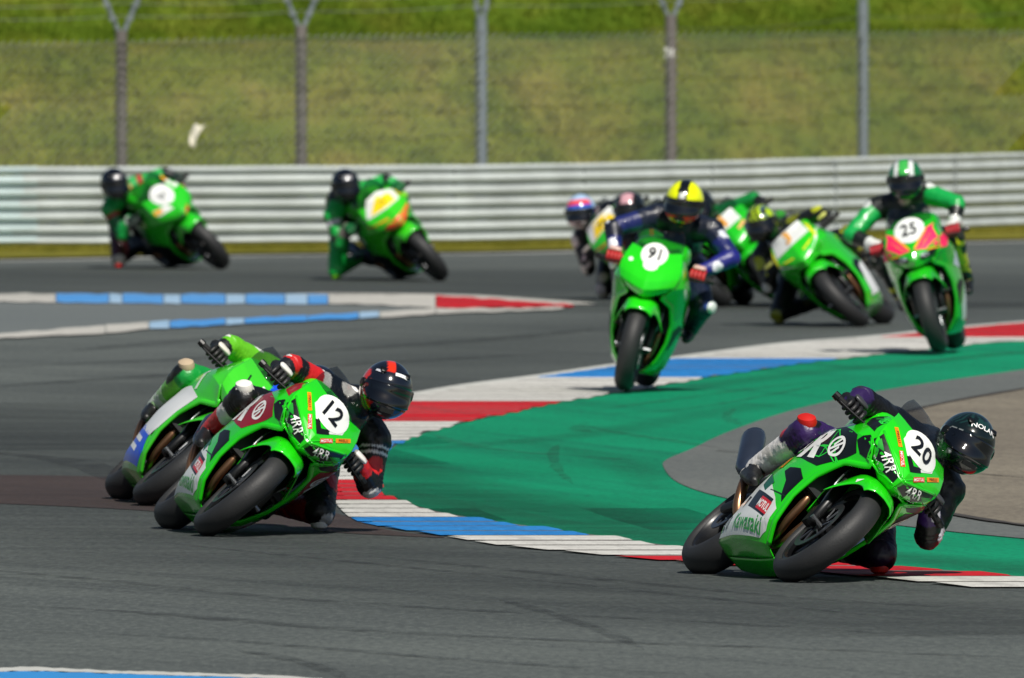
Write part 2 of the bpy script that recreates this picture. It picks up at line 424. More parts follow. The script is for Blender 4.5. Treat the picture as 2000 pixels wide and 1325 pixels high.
while d < depth(628):
    py = F_PX * CAM_H / (d + .4) + HORIZON
    if kcol(py):
        d1 = d + .66
        xa, xa1 = xs_at(co, d), xs_at(co, d1); xm = xs_at(ci, d + .35); xb, xb1 = [xm + .55 * (xs_at(ci, q) - xm) for q in (d, d1)]
        h = .012 + random.uniform(-.002, .002); j = random.uniform(-.03, .03)
        v = [(xa, d, .008), (xb + j, d, .008), (xb1 + j, d1, .008), (xa1, d1, .008), (xa + .02, d + .06, h), (xb + j - .02, d + .06, h), (xb1 + j - .02, d1 - .1, h), (xa1 + .02, d1 - .1, h)]
        f = [(4,5,6,7), (0,1,5,4), (1,2,6,5), (2,3,7,6), (3,0,4,7)]
        obj('kerb_ridge', mesh('kerb_ridge', v, f), kcol(py), kerb)
    d += pitch

# far kerbs around the tarmac island
sheet('tarmac_island', c2([(-300, 600), (0, 588), (400, 592), (850, 600), (1110, 601), (850, 611), (550, 627), (210, 648), (0, 659), (-300, 672)]), .004, M_island)
def far_kerb(up, lo, cuts):
    k = obj('far_kerb', None); k['kind'] = 'structure'
    up, lo = c2(up), c2(lo)
    def yat(c, x):
        for (x0, y0), (x1, y1) in zip(c, c[1:]):
            if x0 <= x <= x1: return y0 + (y1 - y0) * (x - x0) / max(1e-6, x1 - x0)
        return c[-1][1]
    for a, b, m in cuts:
        n = max(2, int((b - a) / 16)); xs = np.linspace(a, b, n); v = []
        for x in xs:
            for c, js in ((up, -1), (lo, 1)): p = gp(x, yat(c, x) + random.uniform(-1.3, 1.3)); v.append((p.x, p.y, .012))
        f = [(2*i, 2*i+1, 2*i+3, 2*i+2) for i in range(n-1)]
        o = obj('kerb_block', mesh('kerb_block', v, f), m, k)
    return k
kf = dict(streak=(1, 0), s_amt=.75, grain=.35, patches=.6, s_scale=1.2)
K_worn = ground_mat('worn kerb white', '#b4b2ab', '#6d6c69', '#c6c4bd', **kf); K_wb = ground_mat('worn kerb blue', '#3b8ad0', '#6d7f8d', '#86aed0', **kf); K_pale = ground_mat('chalky kerb blue', '#8fb0cc', '#6d7f8d', '#b4c4d0', **kf)
far_kerb([(-300, 574), (0, 576), (600, 578), (850, 580), (1000, 590), (1125, 598)], [(-300, 589), (0, 592), (400, 596), (700, 597), (850, 604), (1000, 605), (1125, 602)],
         [(-290, -10, K_worn), (-10, 108, K_worn), (110, 212, K_wb), (214, 238, K_pale), (240, 318, K_wb), (320, 352, K_pale), (354, 440, K_wb), (442, 478, K_pale), (480, 556, K_wb), (558, 600, K_pale), (602, 640, K_wb), (642, 850, K_worn), (852, 1120, K_red)])
strip('edge_line', [(600, 575), (850, 578), (1000, 587), (1125, 596)], .5, .008, K_worn)
far_kerb([(-300, 668), (0, 655), (210, 637), (300, 631), (550, 621), (740, 611), (850, 605), (1110, 601)], [(-300, 676), (0, 663), (210, 653), (300, 645), (550, 632), (740, 623), (850, 616), (1110, 606)],
         [(-290, -5, K_worn), (-5, 205, K_worn), (207, 290, K_worn), (292, 330, K_pale), (332, 440, K_wb), (442, 476, K_pale), (478, 600, K_wb), (602, 700, K_wb), (702, 740, K_pale), (742, 850, K_worn), (852, 1100, K_worn)])
# near kerb corner at the bottom left
nk = far_kerb([(-200, 1305), (0, 1311), (60, 1309), (250, 1317), (500, 1324), (640, 1332)], [(-200, 1318), (0, 1318), (60, 1317), (250, 1323), (500, 1331), (640, 1338)], [(-190, 630, white_edge)])
nk.name = 'near_kerb'
nk2 = far_kerb([(-200, 1318), (0, 1318), (60, 1317), (250, 1323), (500, 1331), (640, 1338)], [(-200, 1360), (0, 1360), (300, 1360), (640, 1362)], [(-190, 630, mat('near kerb blue', '#2b86c8', .6, var=.15, scale=5))])
nk2.name = 'near_kerb'

# ---------------------------------------------------------------- verge, guard rail, fence, bank
def grass_mat(name, a, b, c, sc=1.0):
    m = bpy.data.materials.new(name); m.use_nodes = True; nt = m.node_tree; p = nt.nodes['Principled BSDF']; N = nt.nodes.new; L = nt.links.new
    tc = N('ShaderNodeTexCoord'); n1 = N('ShaderNodeTexNoise'); n1.inputs['Scale'].default_value = .9 * sc; n1.inputs['Detail'].default_value = 8; n1.inputs['Roughness'].default_value = .68
    mp = N('ShaderNodeMapping'); mp.inputs['Scale'].default_value = (1, .3, 1.6); L(tc.outputs['Object'], mp.inputs[0]); L(mp.outputs[0], n1.inputs['Vector'])
    n2 = N('ShaderNodeTexNoise'); n2.inputs['Scale'].default_value = 9 * sc; n2.inputs['Detail'].default_value = 6; n2.inputs['Roughness'].default_value = .75; L(mp.outputs[0], n2.inputs['Vector'])
    r = N('ShaderNodeValToRGB'); e = r.color_ramp.elements; e[0].position = .36; e[0].color = (*lin(a), 1); e[1].position = .66; e[1].color = (*lin(c), 1)
    k = e.new(.5); k.color = (*lin(b), 1); L(n1.outputs['Fac'], r.inputs[0])
    mx = N('ShaderNodeMix'); mx.data_type = 'RGBA'; mx.blend_type = 'MULTIPLY'; mx.inputs[0].default_value = .8
    r2 = N('ShaderNodeMapRange'); r2.inputs[1].default_value = .3; r2.inputs[2].default_value = .7; r2.inputs[3].default_value = .72; r2.inputs[4].default_value = 1.22; L(n2.outputs['Fac'], r2.inputs[0])
    cb = N('ShaderNodeCombineColor')
    for i in range(3): L(r2.outputs[0], cb.inputs[i])
    L(r.outputs[0], mx.inputs[6]); L(cb.outputs[0], mx.inputs[7]); L(mx.outputs[2], p.inputs['Base Color'])
    p.inputs['Roughness'].default_value = .9; p.inputs['Specular IOR Level'].default_value = .1
    b = N('ShaderNodeBump'); b.inputs['Strength'].default_value = .8; b.inputs['Distance'].default_value = .08; L(n2.outputs['Fac'], b.inputs['Height']); L(b.outputs[0], p.inputs['Normal'])
    return m
G_verge = grass_mat('verge grass', '#707026', '#7f7c2e', '#8c8638', 2)
G_low = grass_mat('dry bank grass', '#60731f', '#777f28', '#8c853a')
G_up = grass_mat('lush bank grass', '#4b6616', '#5a701b', '#717b28')
rail = [(-400, 493), (0, 490), (500, 487), (1000, 482), (1500, 469), (2000, 451), (2400, 434)]
RP = crom([gp(*p) for p in rail], 12)
def rail_at(x):
    for a, b in zip(RP, RP[1:]):
        if a.x <= x <= b.x: k = (x - a.x) / (b.x - a.x); return a.lerp(b, k)
    return RP[0] if x < RP[0].x else RP[-1]
sheet('grass_verge', c2([(-400, 514), (0, 508), (500, 498), (1000, 493), (1460, 480), (2000, 470), (2400, 460)]) + [(2400, 425), (2000, 440), (1500, 460), (1000, 474), (500, 480), (0, 483), (-400, 486)], .02, G_verge)
strip('edge_line', [(-400, 517), (0, 511), (500, 501), (1000, 496), (1460, 483), (2000, 473), (2400, 463)], .35, .006, white_edge)
X = np.linspace(-14, 14, 90)
def bank(name, prof, m, wob):
    v = []
    for x in X:
        b = rail_at(x)
        for i, (dy, z) in enumerate(prof):
            k = wob * (math.sin(x * 1.3 + i) * .5 + math.sin(x * 2.9 + 2.1 * i) * .3 + random.uniform(-.3, .3)) if 0 < i < len(prof) - 1 else 0
            v.append((x, b.y + dy, z + k))
    n = len(prof); f = [(i*n+j, (i+1)*n+j, (i+1)*n+j+1, i*n+j+1) for i in range(len(X)-1) for j in range(n-1)]
    return obj(name, mesh(name, v, f, True), m, kind='structure')
bank('grass_bank', [(.9, .02), (2.2, .06), (3.4, .33), (5, .7), (6.6, 1.1), (8.2, 1.5), (9.6, 1.88), (10.6, 2.0), (11.4, 2.03)], G_low, .05)
bank('upper_bank', [(11.2, 2.0), (12.2, 2.15), (13.4, 2.5), (15, 3.0), (17, 3.6), (20, 4.5), (24, 5.4), (60, 6.5), (300, 6.0)], G_up, .06)

def tufts(name, area, n, m, hmin, hmax, label):
    v, f = [], []
    for _ in range(n):
        x, y, z = area()
        for k in range(4):
            a = random.uniform(0, 6.283); hh = random.uniform(hmin, hmax); w_ = random.uniform(.006, .016) * (1 + hh * 6); bx_, by_ = random.gauss(0, .05), random.gauss(0, .05)
            lx, ly = math.cos(a) * hh * .5, math.sin(a) * hh * .5; i = len(v)
            v += [(x + bx_ - w_, y + by_, z - .01), (x + bx_ + w_, y + by_ + .01, z - .01), (x + bx_ + lx, y + by_ + ly, z + hh)]; f.append((i, i + 1, i + 2))
    return obj(name, mesh(name, v, f), m, kind='stuff', label=label, category='grass')
def bank_at(prof):
    def g():
        x = random.uniform(-6.2, 6.2); b = rail_at(x); k = random.randrange(len(prof) - 1); u = random.random(); (y0, z0), (y1, z1) = prof[k], prof[k+1]
        return x, b.y + y0 + (y1 - y0) * u, z0 + (z1 - z0) * u
    return g
tufts('bank_grass', bank_at([(1.2, .03), (2.2, .06), (3.4, .33), (5, .7), (6.6, 1.1), (8.2, 1.5), (9.6, 1.88), (10.6, 2.0)]), 9000, G_low, .04, .09, 'dry olive grass growing over the lower bank')
tufts('terrace_grass', bank_at([(11.4, 2.03), (12.2, 2.15), (13.4, 2.5), (15, 3.0)]), 4500, G_up, .05, .11, 'lush green grass along the upper bank')
def verge_at():
    x = random.uniform(-6, 6); b = rail_at(x); return x, b.y - random.uniform(.15, 2.2), .02
tufts('verge_grass', verge_at, 3500, G_verge, .02, .06, 'yellowish grass strip at the foot of the crash barrier')
M_rail = mat('galvanised rail', '#bfc6c4', .55, .1, var=.3, scale=2.5)
M_rail2 = mat('pale galvanised rail', '#c0d0d0', .5, .1, var=.12, scale=2.5)
M_post = mat('rail post steel', '#7d8484', .6, .4, var=.2, scale=4)
guard = obj('guard_rail', None); guard['label'] = 'galvanised crash barrier of stacked corrugated beams along the verge'; guard['category'] = 'guard rail'
guard.location = rail_at(0)
def W(z0, hgt, half=False):
    # corrugated profile: (outwards, z)
    pr = [(0, 0), (.012, .006), (.108, .066), (.115, .082), (.014, .150), (.012, .160), (.108, .220), (.115, .236), (.014, .302), (0, .31)]
    if half: pr = [(0, 0), (.014, .02), (.08, .06), (.084, .075), (.012, .115), (0, .125)]
    top = pr[-1][1]
    return [(o, z0 + z * hgt / top) for o, z in pr]
rows = [(.03, .24, 0), (.273, .24, 0), (.516, .24, 0), (.759, .075, 1)]
joints = [-13.0, -9.2, -4.85, -1.2, 2.75, 6.7, 10.6, 13.5]
def beam(x0, x1, z0, hgt, half, m, push):
    pr = W(z0, hgt, half); n = len(pr); v = []; N = 10
    for i in range(N + 1):
        x = x0 + (x1 - x0) * i / N; b = rail_at(x); e = .004 * math.sin(x * 5 + z0 * 9)
        v += [(x, b.y - o - push + e, b.z + z + e * .5) for o, z in pr]
    f = [(i*n+j, (i+1)*n+j, (i+1)*n+j+1, i*n+j+1) for i in range(N) for j in range(n-1)]
    me = mesh('beam', [Vector(p) - guard.location for p in v], f, False)
    o = obj('beam', me, m, guard); md = o.modifiers.new('t', 'SOLIDIFY'); md.thickness = .004
    return o
for j, (a, b) in enumerate(zip(joints, joints[1:])):
    for i, (z0, hg, half) in enumerate(rows):
        dz = random.uniform(-.004, .004)
        beam(a - .12, b + .12, z0 + dz, hg, half, M_rail2 if (j <= 1 or (j == 5 and i in (1, 3))) else M_rail, .006 * (j % 2))
for x in np.arange(-12.5, 13.4, 1.32):
    p = rail_at(x) - guard.location
    obj('rail_post', MB().box((p.x, p.y + .06, .405), (.1, .1, .81)).mesh('rail_post'), M_post, guard)

M_fpost = mat('weathered fence post', '#6f6a66', .7, .2, var=.25, scale=6); M_fpost2 = mat('galvanised fence post', '#7f898e', .6, .35, var=.15, scale=6)
M_wire = mat('fence wire', '#82877f', .6, .3)
fence = obj('chain_link_fence', None); fence['label'] = 'tall chain link fence with forked post tops behind the crash barrier'; fence['category'] = 'fence'
fence.location = rail_at(0) + Vector((0, .8, 0))
posts = [(-115, 64, 0), (237, 60, 0), (588, 50, 0), (940, 38, 1), (1310, 30, 0), (1685, 8, 1), (2060, -5, 1)]
PP = []
for px, py, k in posts:
    dd = 206.0
    for _ in range(4): x = (px - 1000) * dd / F_PX; dd = rail_at(x).y + .8
    top = CAM_H - (py - HORIZON) * dd / F_PX
    PP.append((x, dd, top))
    L_ = Vector((x, dd, 0)) - fence.location
    m = (M_fpost, M_fpost2)[k]
    b = MB(); b.tube([L_ + Vector((0, 0, 0)), L_ + Vector((0, 0, top))], .062, 10)
    po = obj('post', smooth_by_angle(b.mesh('post')), m, fence)
    for s in (-1, 1):
        e = L_ + Vector((s * .10 if k else s * .21, .05 * s, top + .42)); st = L_ + Vector((s * .012, 0, top - .05))
        obj('post_arm', MB().tube([st, e], .026, 6).mesh('post_arm'), M_fpost2, po)
        for q in range(3):
            c = st.lerp(e, .35 + .3 * q)
            obj('wire_clip', MB().box(c, (.07, .07, .035)).mesh('wire_clip'), M_fpost2, po)
for side in (-1, 1):
    for q in (.35, .65, .95):
        pts = []
        for (x0, d0, t0), (x1, d1, t1) in zip(PP, PP[1:]):
            for k in range(5):
                u = k / 5; x = x0 + (x1 - x0) * u; pts.append(Vector((x, d0 + (d1 - d0) * u + side * .2 * q, t0 + (t1 - t0) * u + .42 * q - .03 * 4 * u * (1 - u))) - fence.location)
        obj('barbed_wire', MB().tube(pts, .003, 4).mesh('barbed_wire'), M_wire, fence)
# diamond mesh as real wire, two families of diagonals
mb_v, mb_f = [], []
def wire(p, q, r):
    d_ = (q - p).normalized(); a = d_.cross(Vector((0, 1, 0))).normalized() * r; bq = Vector((0, -r, 0)); n = len(mb_v)
    for c in (p, q): mb_v.extend([c + a, c - a * .5 + bq, c - a * .5 - bq])
    for k in range(3): mb_f.append((n + k, n + (k + 1) % 3, n + 3 + (k + 1) % 3, n + 3 + k))
def fy(x): return rail_at(x).y + .8 - .066
def ftop(x):
    for (x0, _, t0), (x1, _, t1) in zip(PP, PP[1:]):
        if x0 <= x <= x1: return t0 + (t1 - t0) * (x - x0) / (x1 - x0) - .1
    return PP[-1][2] - .1
xa, xb = PP[0][0], PP[-1][0]; stp = .085
for s in (1, -1):
    x = xa - 2.4
    while x < xb + 2.4:
        # wire climbs from z=.3 to top, moving sideways by s
        z0, z1 = .75, 2.15; x0, x1 = x, x + s * (z1 - z0)
        lo, hi = min(x0, x1), max(x0, x1)
        if hi > xa and lo < xb:
            pts = []
            for zz in (z0, (z0 + z1) / 2, z1):
                xx = x0 + s * (zz - z0); pts.append((xx, zz))
            for (xp, zp), (xq, zq) in zip(pts, pts[1:]):
                if xa < xp < xb and xa < xq < xb:
                    t = ftop(xq)
                    zq2 = min(zq, t)
                    wire(Vector((xp, fy(xp), zp)) - fence.location, Vector((xp + s * (zq2 - zp), fy(xq), zq2)) - fence.location, .0062)
        x += stp
obj('wire_mesh', mesh('wire_mesh', mb_v, mb_f), M_wire, fence, kind='stuff')
M_strand = mat('dark tension wire', '#4b4d45', .7)
for zz in (2.05, 1.8, 1.55, 1.3, 1.05):
    pts = []
    for (x0, d0, t0), (x1, d1, t1) in zip(PP, PP[1:]):
        sag = random.uniform(.02, .06)
        for k in range(6):
            u = k / 6; x = x0 + (x1 - x0) * u
            pts.append(Vector((x, fy(x) - .01, zz + (ftop(x) - 2.08) - sag * 4 * u * (1 - u))) - fence.location)
    obj('tension_wire', MB().tube(pts, .0035, 4).mesh('tension_wire'), M_strand, fence)
# pale scrap caught in the mesh, small box on a post
def px_at(px, py, dd): return Vector(((px - 1000) * dd / F_PX, dd, CAM_H - (py - HORIZON) * dd / F_PX))
M_scrap = mat('white plastic film', '#e8e4d2', .35)
c = px_at(382, 268, 204.6); G = []
for i in range(7):
    u = i / 6; G.append([(c.x - .045 + .07 * u ** 2 + (j - 2) * (.012 + .018 * u), rail_at(c.x).y + .70 - .02 * math.sin(j * 2 + i), c.z - .11 + .22 * u + .012 * math.sin(j * 1.9)) for j in range(5)])
v, f = grid_mesh(refine(G, 14, 10)); so_ = obj('plastic_scrap', mesh('plastic_scrap', v, f, True), M_scrap, label='crumpled white plastic scrap caught in the fence mesh', category='litter')
so_.modifiers.new('t', 'SOLIDIFY').thickness = .004
c = px_at(1308, 103, rail_at(1.7).y + .66); b = MB(); b.box(c, (.10, .09, .11)); b.box(c + Vector((0, -.05, 0)), (.07, .02, .08))
obj('junction_box', b.mesh('junction_box'), mat('white box plastic', '#f0f0ea', .5), label='small white box clamped to a fence post', category='box')

# ---------------------------------------------------------------- racing motorcycles
GREEN = '#20d010'
M_tyre = mat('tyre rubber', '#262728', .58, var=.25, scale=14, bump=.15, bscale=120, spec=.45)
M_black = mat('black plastic', '#070808', .4); M_dark = mat('dark engine metal', '#191a1b', .5, .5, var=.3, scale=25)
M_metal = mat('bare alloy', '#8d9092', .35, .9); M_disc = mat('brake disc steel', '#6d6f72', .35, .9, var=.15, scale=30)
M_bronze = mat('bronzed exhaust pipe', '#9c7456', .32, .85, var=.25, scale=8); M_gold = mat('gold caliper', '#9a7434', .4, .6)
M_silencer = mat('blued titanium silencer', '#5b6678', .3, .85, var=.25, scale=6)
M_carbon = mat('black rim paint', '#101113', .35, coat=.3)
M_radi = mat('radiator core', '#15171a', .7, var=.4, scale=150)
M_rubber = mat('grip rubber', '#101010', .8)
M_seat = mat('seat foam', '#131415', .9)
def glass_mat():
    m = mat('tinted windscreen', '#0a1016', .08, spec=.6); m.node_tree.nodes['Principled BSDF'].inputs['Alpha'].default_value = .42; return m
M_glass = glass_mat()
def paint(c): return mat('paint ' + c, c, .24, coat=.8, var=.06, scale=9)
def ink(c): return mat('print ' + c, c, .4, coat=.2)
FX = 1.38; RF, RR = .300, .312

def tyre_profile(R, half, depth_):
    pr = []
    for k in range(13):
        a = math.pi * (k / 12 - .5); pr.append((R - depth_ * (1 - math.cos(a)) ** 1.05, half * math.sin(a)))
    pr += [(R - depth_ - .012, half * .72), (R - depth_ - .012, -half * .72)]
    return pr

def wheel(root, x, R, half, depth_, rimc, front):
    c = (x, 0, R)
    r_in = R - depth_ - .012
    b = MB(); b.lathe_y([(r_in + .004, half*.74), (r_in + .006, -half*.74), (r_in - .012, -half*.78), (r_in - .022, -half*.6), (r_in - .024, half*.6), (r_in - .012, half*.78)], c, 44)
    b.lathe_y([(.045, .06), (.045, -.06), (.012, -.06), (.012, .06)], c, 18)
    for k in range(5):
        for dq in (-.16, .16):
            q = 2 * math.pi * k / 5 + .3; p0 = Vector((x + .04*math.cos(q), 0, R + .04*math.sin(q))); p1 = Vector((x + (r_in-.015)*math.cos(q+dq), 0, R + (r_in-.015)*math.sin(q+dq)))
            b.tube([p0, p1], [.016, .011], 6)
    rim = obj('wheel', smooth_by_angle(b.mesh('wheel')), rimc, root)
    obj('tyre', MB().lathe_y(tyre_profile(R, half, depth_), c, 64).mesh('tyre', True), M_tyre, rim)
    for s in ((-1, 1) if front else (-1,)):
        rd = .145 if front else .105; y = s * (.062 if front else .075)
        b = MB(); b.lathe_y([(rd, y - .0025), (rd, y + .0025), (rd - .032, y + .0025), (rd - .032, y - .0025)], c, 40)
        for k in range(8):
            q = 2*math.pi*k/8; b.tube([(x + .045*math.cos(q), y, R + .045*math.sin(q)), (x + (rd-.028)*math.cos(q+.3), y, R + (rd-.028)*math.sin(q+.3))], .005, 5)
        obj('brake_disc', smooth_by_angle(b.mesh('brake_disc')), M_disc, rim)
    if not front:
        b = MB(); b.lathe_y([(.11, .088), (.11, .094), (.05, .094), (.05, .088)], c, 40); obj('sprocket', smooth_by_angle(b.mesh('sprocket')), M_disc, rim)
    return rim

# fairing control grids (right-handed bike frame: x forward from the rear axle, y left, z up)
SIDE = [
 [(1.30,.165,.885),(1.20,.18,.92),(1.06,.19,.905),(.92,.18,.875),(.80,.16,.86)],
 [(1.37,.19,.805),(1.25,.218,.82),(1.05,.232,.805),(.88,.222,.785),(.70,.19,.78)],
 [(1.412,.178,.725),(1.27,.235,.742),(1.05,.256,.73),(.86,.25,.715),(.66,.21,.715)],
 [(1.395,.118,.655),(1.27,.205,.672),(1.05,.250,.66),(.84,.246,.645),(.64,.215,.645)],
 [(1.26,.178,.605),(1.16,.212,.60),(1.0,.240,.58),(.82,.244,.565),(.62,.216,.56)],
 [(1.15,.196,.485),(1.08,.216,.475),(.93,.236,.455),(.77,.240,.445),(.57,.21,.45)],
 [(1.09,.186,.355),(1.03,.202,.34),(.88,.214,.32),(.70,.211,.31),(.50,.178,.305)],
 [(1.045,.142,.225),(1.0,.160,.212),(.84,.174,.190),(.64,.168,.178),(.40,.132,.165)],
 [(1.005,.068,.140),(.96,.088,.132),(.80,.112,.120),(.60,.112,.115),(.36,.084,.110)],
 [(.985,.0,.125),(.95,.0,.118),(.79,.0,.108),(.58,.0,.106),(.34,.0,.105)],
]
EYE = [(.014, .662), (.135, .675), (.192, .755), (.186, .80), (.10, .742), (.02, .692)]
INTAKE = [(0, .752), (.052, .802), (.034, .818), (0, .79)]
def in_poly(p, P):
    c = False
    for (x0, y0), (x1, y1) in zip(P, P[1:] + P[:1]):
        if (y0 > p[1]) != (y1 > p[1]) and p[0] < (x1 - x0) * (p[1] - y0) / (y1 - y0) + x0: c = not c
    return c
def seg_d(p, a, b):
    p, a, b = Vector(p), Vector(a), Vector(b); t = max(0, min(1, (p - a).dot(b - a) / (b - a).length_squared)); return (p - a - (b - a) * t).length
def nose_grid(style):
    rows = [(.622,1.42,.098,1.385),(.645,1.515,.145,1.405),(.69,1.545,.188,1.41),(.745,1.525,.203,1.385),(.79,1.485,.203,1.355),(.85,1.425,.19,1.30),(.90,1.365,.178,1.25),(.94,1.312,.17,1.205)]
    G = []
    for z, xc, hw, xe in rows:
        G.append([(xc - (xc - xe) * abs(s) ** 1.6 + (.010 if abs(s) < .1 else 0), hw * s, z + (.055 if z < .84 else .055 - .33 * (z - .84)) * abs(s) ** 1.3) for s in (-1, -.78, -.5, -.25, 0, .25, .5, .78, 1)])
    R = refine(G, 50, 73, .3, .35)
    for i in range(R.shape[0]):
        for j in range(R.shape[1]):
            pass
    return R
def screen_grid():
    rows = [(.935,1.318,.171,1.20),(.985,1.27,.168,1.15),(1.035,1.195,.155,1.09),(1.08,1.11,.13,1.03)]
    G = []
    for z, xc, hw, xe in rows:
        G.append([(xc - (xc - xe) * abs(s) ** 1.9, hw * s, z + .05 * abs(s) ** 1.3 - (.03 * abs(s) ** 2)) for s in (-1, -.7, -.35, 0, .35, .7, 1)])
    return refine(G, 14, 22)
NOSES = {k: nose_grid(k) for k in ('twin', 'plain')}; SCREEN = screen_grid()
SIDE_L = refine(SIDE, 55, 33, .35, .7); SIDE_R = SIDE_L * np.array([1, -1, 1])

def make_bike(px, py, a, lean, s, label, L):
    """a: heading towards image right in degrees, s=+1 leans to its left"""
    fr = gp(px, py); hd = Vector((math.sin(rad(a)), -math.cos(rad(a)), 0))
    root = bpy.data.objects.new('racing_motorcycle', None); COL.objects.link(root)
    root['label'] = label; root['category'] = 'motorcycle'; root['group'] = 'racing motorcycles on the circuit'
    zoff = .058 * (1 - math.cos(rad(lean))) + L.get('z', .001)
    root.matrix_world = Matrix.Translation(fr - hd * FX + Vector((0, 0, zoff))) @ Matrix.Rotation(rad(a - 90), 4, 'Z') @ Matrix.Rotation(-s * rad(lean), 4, 'X')
    P = paint(L.get('paint', GREEN)); P2 = paint(L.get('side', L.get('paint', GREEN))); PN = paint(L.get('nose', L.get('paint', GREEN)))
    rimc = M_carbon
    wheel(root, FX, RF, .064, .060, rimc, True); wheel(root, 0, RR, .082, .072, rimc, False)
    # fork
    ax = Vector((FX, 0, RF)); up = Vector((-.42, 0, .907))
    for y in (-1, 1):
        o = Vector((-.03, y * .095, 0))
        fo = obj('fork_leg', MB().tube([ax + o + Vector((.02, 0, -.02)), ax + o + up * .16, ax + o + up * .18, ax + o + up * .62], [.026, .024, .029, .029], 12).mesh('fork_leg', True), M_black, root)
        cb = MB().box(ax + Vector((-.13, y * .082, .035)), (.05, .045, .11), Matrix.Rotation(rad(-25), 3, 'Y')); obj('caliper', cb.mesh('caliper'), M_gold if L.get('gold') else M_dark, fo)
    obj('axle', MB().tube([(FX, -.12, RF), (FX, .12, RF)], .012, 8).mesh('axle'), M_metal, root)
    b = MB()
    for k in (.50, .60): b.box(ax + Vector((-.03, 0, 0)) + up * k, (.09, .25, .03), Matrix.Rotation(rad(-24), 3, 'Y'))
    obj('triple_clamp', b.mesh('triple_clamp'), M_dark, root)
    # front fender with fork guards
    G = []
    for k in range(15):
        t = k / 14; q = rad(50 + 118 * t); bump = math.exp(-((t - .47) / .27) ** 2); end = 1 - .2 * max(0, .35 - t) / .35 - .2 * max(0, t - .8) / .2
        prof = [(-.106 * end - .058 * bump, .298 - .165 * bump), (-.100 * end, .309), (-.062 * end, .334), (0, .342), (.062 * end, .334), (.100 * end, .309), (.106 * end + .058 * bump, .298 - .165 * bump)]
        G.append([(FX + r * math.cos(q), y, RF + r * math.sin(q)) for y, r in prof])
    fend, fv, ff = shell('front_fender', refine(G, 30, 25, .8, .5), paint(L.get('fender', L.get('paint', GREEN))), root, .005)
    for y in (-1, 1): obj('brake_hose', MB().tube(crom([ax + Vector((-.13, y*.10, .09)), ax + Vector((-.10, y*.135, .20)), ax + Vector((-.17, y*.12, .32)), ax + Vector((-.24, y*.05, .42))], 4), .0055, 6).mesh('brake_hose', True), M_metal, root)
    # swingarm, subframe, engine
    b = MB()
    for y in (-1, 1): b.tube([(0, y*.105, RR), (.25, y*.115, .36), (.50, y*.09, .42)], [.022, .034, .036], 10, flat=1.3)
    b.box((.36, 0, .39), (.09, .2, .05)); obj('swingarm', smooth_by_angle(b.mesh('swingarm')), M_dark, root)
    b = MB(); b.loft([((.42,0,.42),.13,.14,.5), ((.55,0,.43),.19,.2,.5), ((.80,0,.44),.20,.22,.5), ((.95,0,.50),.19,.17,.5), ((1.02,0,.50),.17,.13,.5)], 16)
    b.loft([((.45,0,.70),.13,.14,.6), ((.8,0,.72),.17,.15,.6), ((1.1,0,.76),.16,.11,.6), ((1.27,0,.79),.13,.07,.6)], 16)
    obj('engine', smooth_by_angle(b.mesh('engine')), M_dark, root)
    b = MB(); b.box((1.085, 0, .555), (.03, .36, .27), Matrix.Rotation(rad(-14), 3, 'Y')); rd = obj('radiator', b.mesh('radiator'), M_radi, root)
    obj('radiator_frame', MB().box((1.098, 0, .692), (.03, .38, .02)).box((1.055, 0, .42), (.03, .38, .02)).mesh('radiator_frame'), M_black, rd)
    for i, y in enumerate((-.13, -.045, .045, .13)):
        pts = [(.98, y, .50), (1.06, y, .45), (1.085, y * .95, .38), (1.05, y * .8, .28), (.95, y * .5, .20), (.75, y * .25, .18)]
        obj('exhaust_header', MB().tube(crom(pts, 4), .021, 8).mesh('exhaust_header', True), M_bronze, root)
    pts = crom([(.75, -.03, .19), (.52, -.07, .2), (.42, -.15, .26), (.36, -.205, .36), (.24, -.222, .48)], 5)
    obj('link_pipe', MB().tube(pts, .027, 10).mesh('link_pipe', True), M_bronze, root)
    sy = 0 if L.get('can') else .05; sz = 0 if L.get('can') else -.10
    pts = [(.27, -.215, .45), (.22, -.226 + sy * .6, .47 + sz * .5), (.20, -.229 + sy * .6, .482 + sz * .5), (-.04, -.25 + sy, .63 + sz), (-.07, -.254 + sy, .648 + sz), (-.072, -.254 + sy, .649 + sz)]
    obj('silencer', MB().tube(pts, [.03, .046, .053, .053, .050, .03], 16, flat=1.2).mesh('silencer', True), M_silencer, root)
    # fairing
    sl_, lv, lf = shell('side_fairing', SIDE_L, P2, root, crease=11); sr_, rv, rf_ = shell('side_fairing', SIDE_R, P2, root, crease=11)
    no, nv, nf = shell('nose_cowl', NOSES[L.get('face', 'twin')], PN, root, crease=11); sc_, sv, sf = shell('windscreen', SCREEN, M_glass, root, .003)
    # inner black ducting between nose and radiator
    b = MB(); b.loft([((1.08,0,.69),.2,.05,.6), ((1.25,0,.715),.19,.055,.6), ((1.36,0,.725),.15,.055,.6), ((1.44,0,.725),.09,.04,.6)], 16); obj('air_duct', smooth_by_angle(b.mesh('air_duct')), M_black, root)
    # raised rib along the wheel opening edge of each fairing half
    for sgn, par in ((1, sl_), (-1, sr_)):
        pts = [Vector((SIDE_L[i, 0, 0] + .004, sgn * SIDE_L[i, 0, 1], SIDE_L[i, 0, 2])) for i in range(16, 49)]
        obj('edge_rib', MB().tube(pts, .016, 8, flat=.6).mesh('edge_rib', True), paint(L.get('rib', L.get('paint', GREEN))), par)
    # tank, seat, tail
    b = MB(); b.loft([((.50,0,.84),.07,.05,.8), ((.56,0,.87),.12,.09,.75), ((.66,0,.90),.175,.115,.7), ((.80,0,.915),.195,.115,.7), ((.93,0,.91),.17,.10,.7), ((1.02,0,.88),.11,.07,.8)], 24)
